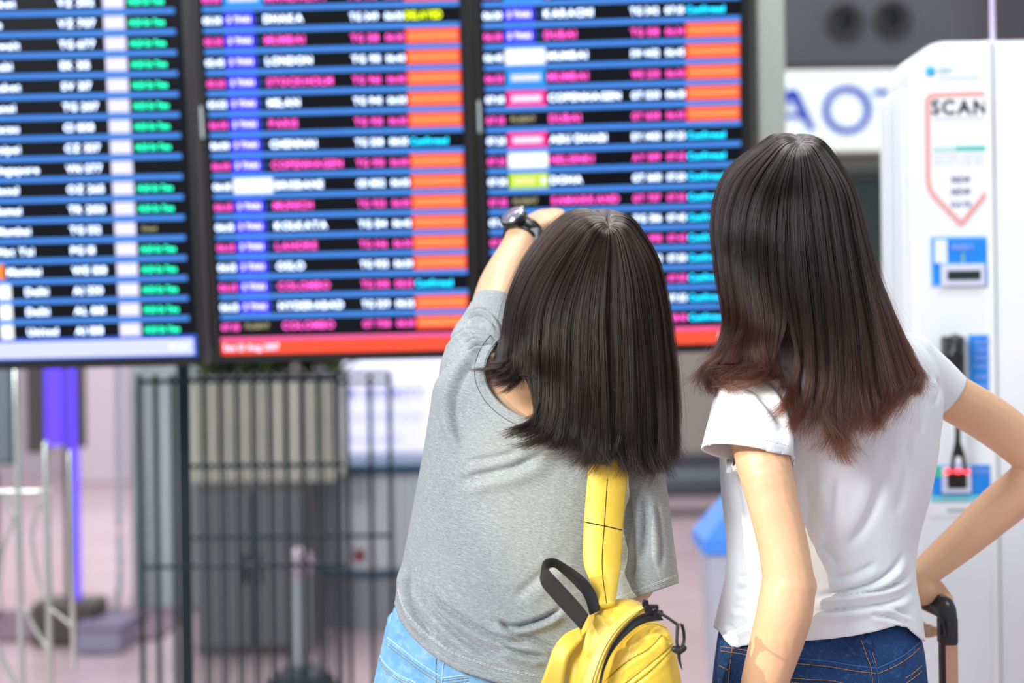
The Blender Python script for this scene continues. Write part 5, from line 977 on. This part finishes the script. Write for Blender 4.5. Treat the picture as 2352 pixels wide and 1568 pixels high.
add('pull_tab', join([pribbon([(1553, 1430, 1.742), (1552, 1455, 1.742), (1552, 1478, 1.742), (1558, 1494, 1.742)], [(1561, 1432, 1.740), (1559, 1456, 1.740), (1558, 1476, 1.74), (1566, 1492, 1.74)], thick=.002), pribbon([(1562, 1431, 1.746), (1567, 1450, 1.746), (1568, 1470, 1.746), (1560, 1490, 1.744)], [(1570, 1434, 1.744), (1574, 1452, 1.744), (1574, 1474, 1.744), (1568, 1494, 1.743)], thick=.002),
     ptube([(1549, 1490, 1.741), (1560, 1494, 1.74), (1570, 1488, 1.741)], .0042, m=10), pribbon([(1554, 1496, 1.741), (1557, 1515, 1.741), (1563, 1532, 1.741), (1567, 1538, 1.741)], [(1564, 1495, 1.741), (1564, 1513, 1.741), (1566, 1528, 1.741), (1568, 1538, 1.741)], thick=.003)]), ZB, sl)
Lw = [(1335, 1447, 1.770), (1312, 1422, 1.772), (1272, 1378, 1.775), (1243, 1342, 1.778), (1242, 1312, 1.782), (1250, 1287, 1.79), (1272, 1282, 1.800), (1300, 1296, 1.806), (1338, 1322, 1.808), (1364, 1352, 1.806), (1375, 1384, 1.80), (1378, 1400, 1.795)]
Rw = [(1352, 1412, 1.768), (1334, 1388, 1.770), (1294, 1344, 1.773), (1264, 1312, 1.776), (1262, 1306, 1.786), (1264, 1304, 1.800), (1276, 1304, 1.812), (1296, 1320, 1.815), (1322, 1346, 1.814), (1340, 1368, 1.812), (1350, 1394, 1.806), (1354, 1412, 1.80)]
WB = mat('webbing_black', '1e1e20', .6, bump=((2600, 2600, 2600), .8, .001)); add('handle_loop', pribbon(Lw, Rw, thick=.0028, per=5), WB, BP)
# shoulder strap: padded band over the right shoulder
sL = [(1375, 1392, 1.800), (1358, 1340, 1.835), (1340, 1290, 1.855), (1341, 1200, 1.868), (1348, 1110, 1.874), (1356, 1030, 1.878), (1366, 950, 1.89), (1376, 890, 1.93), (1380, 868, 1.99)]
sR = [(1412, 1392, 1.800), (1420, 1340, 1.835), (1427, 1290, 1.855), (1432, 1200, 1.868), (1440, 1110, 1.874), (1446, 1030, 1.878), (1452, 955, 1.89), (1456, 905, 1.93), (1456, 888, 1.99)]
ss = add('shoulder_strap', pribbon(sL, sR, thick=.009, per=8), YEL, BP)
bz = bvh_of(ss); add('strap_stitching', seam([[(1393, 1385), (1383, 1300), (1388, 1205), (1395, 1100)], [(1343, 1198), (1388, 1207), (1431, 1217)], [(1344, 1199), (1388, 1208), (1431, 1218)]], [bz], .0005, None, .0002), mat('thread_dark', '33290f', .7), ss, kind='stuff')
s2L = [(1330, 1442, 1.81), (1296, 1458, 1.80), (1272, 1490, 1.795), (1256, 1530, 1.79), (1240, 1575, 1.79), (1215, 1660, 1.80), (1210, 1800, 1.81)]; s2R = [(1336, 1470, 1.80), (1320, 1490, 1.79), (1306, 1510, 1.785), (1298, 1545, 1.785), (1290, 1600, 1.785), (1270, 1680, 1.79), (1262, 1800, 1.80)]
add('second_strap', pribbon(s2L, s2R, thick=.010, per=8), YEL, BP)
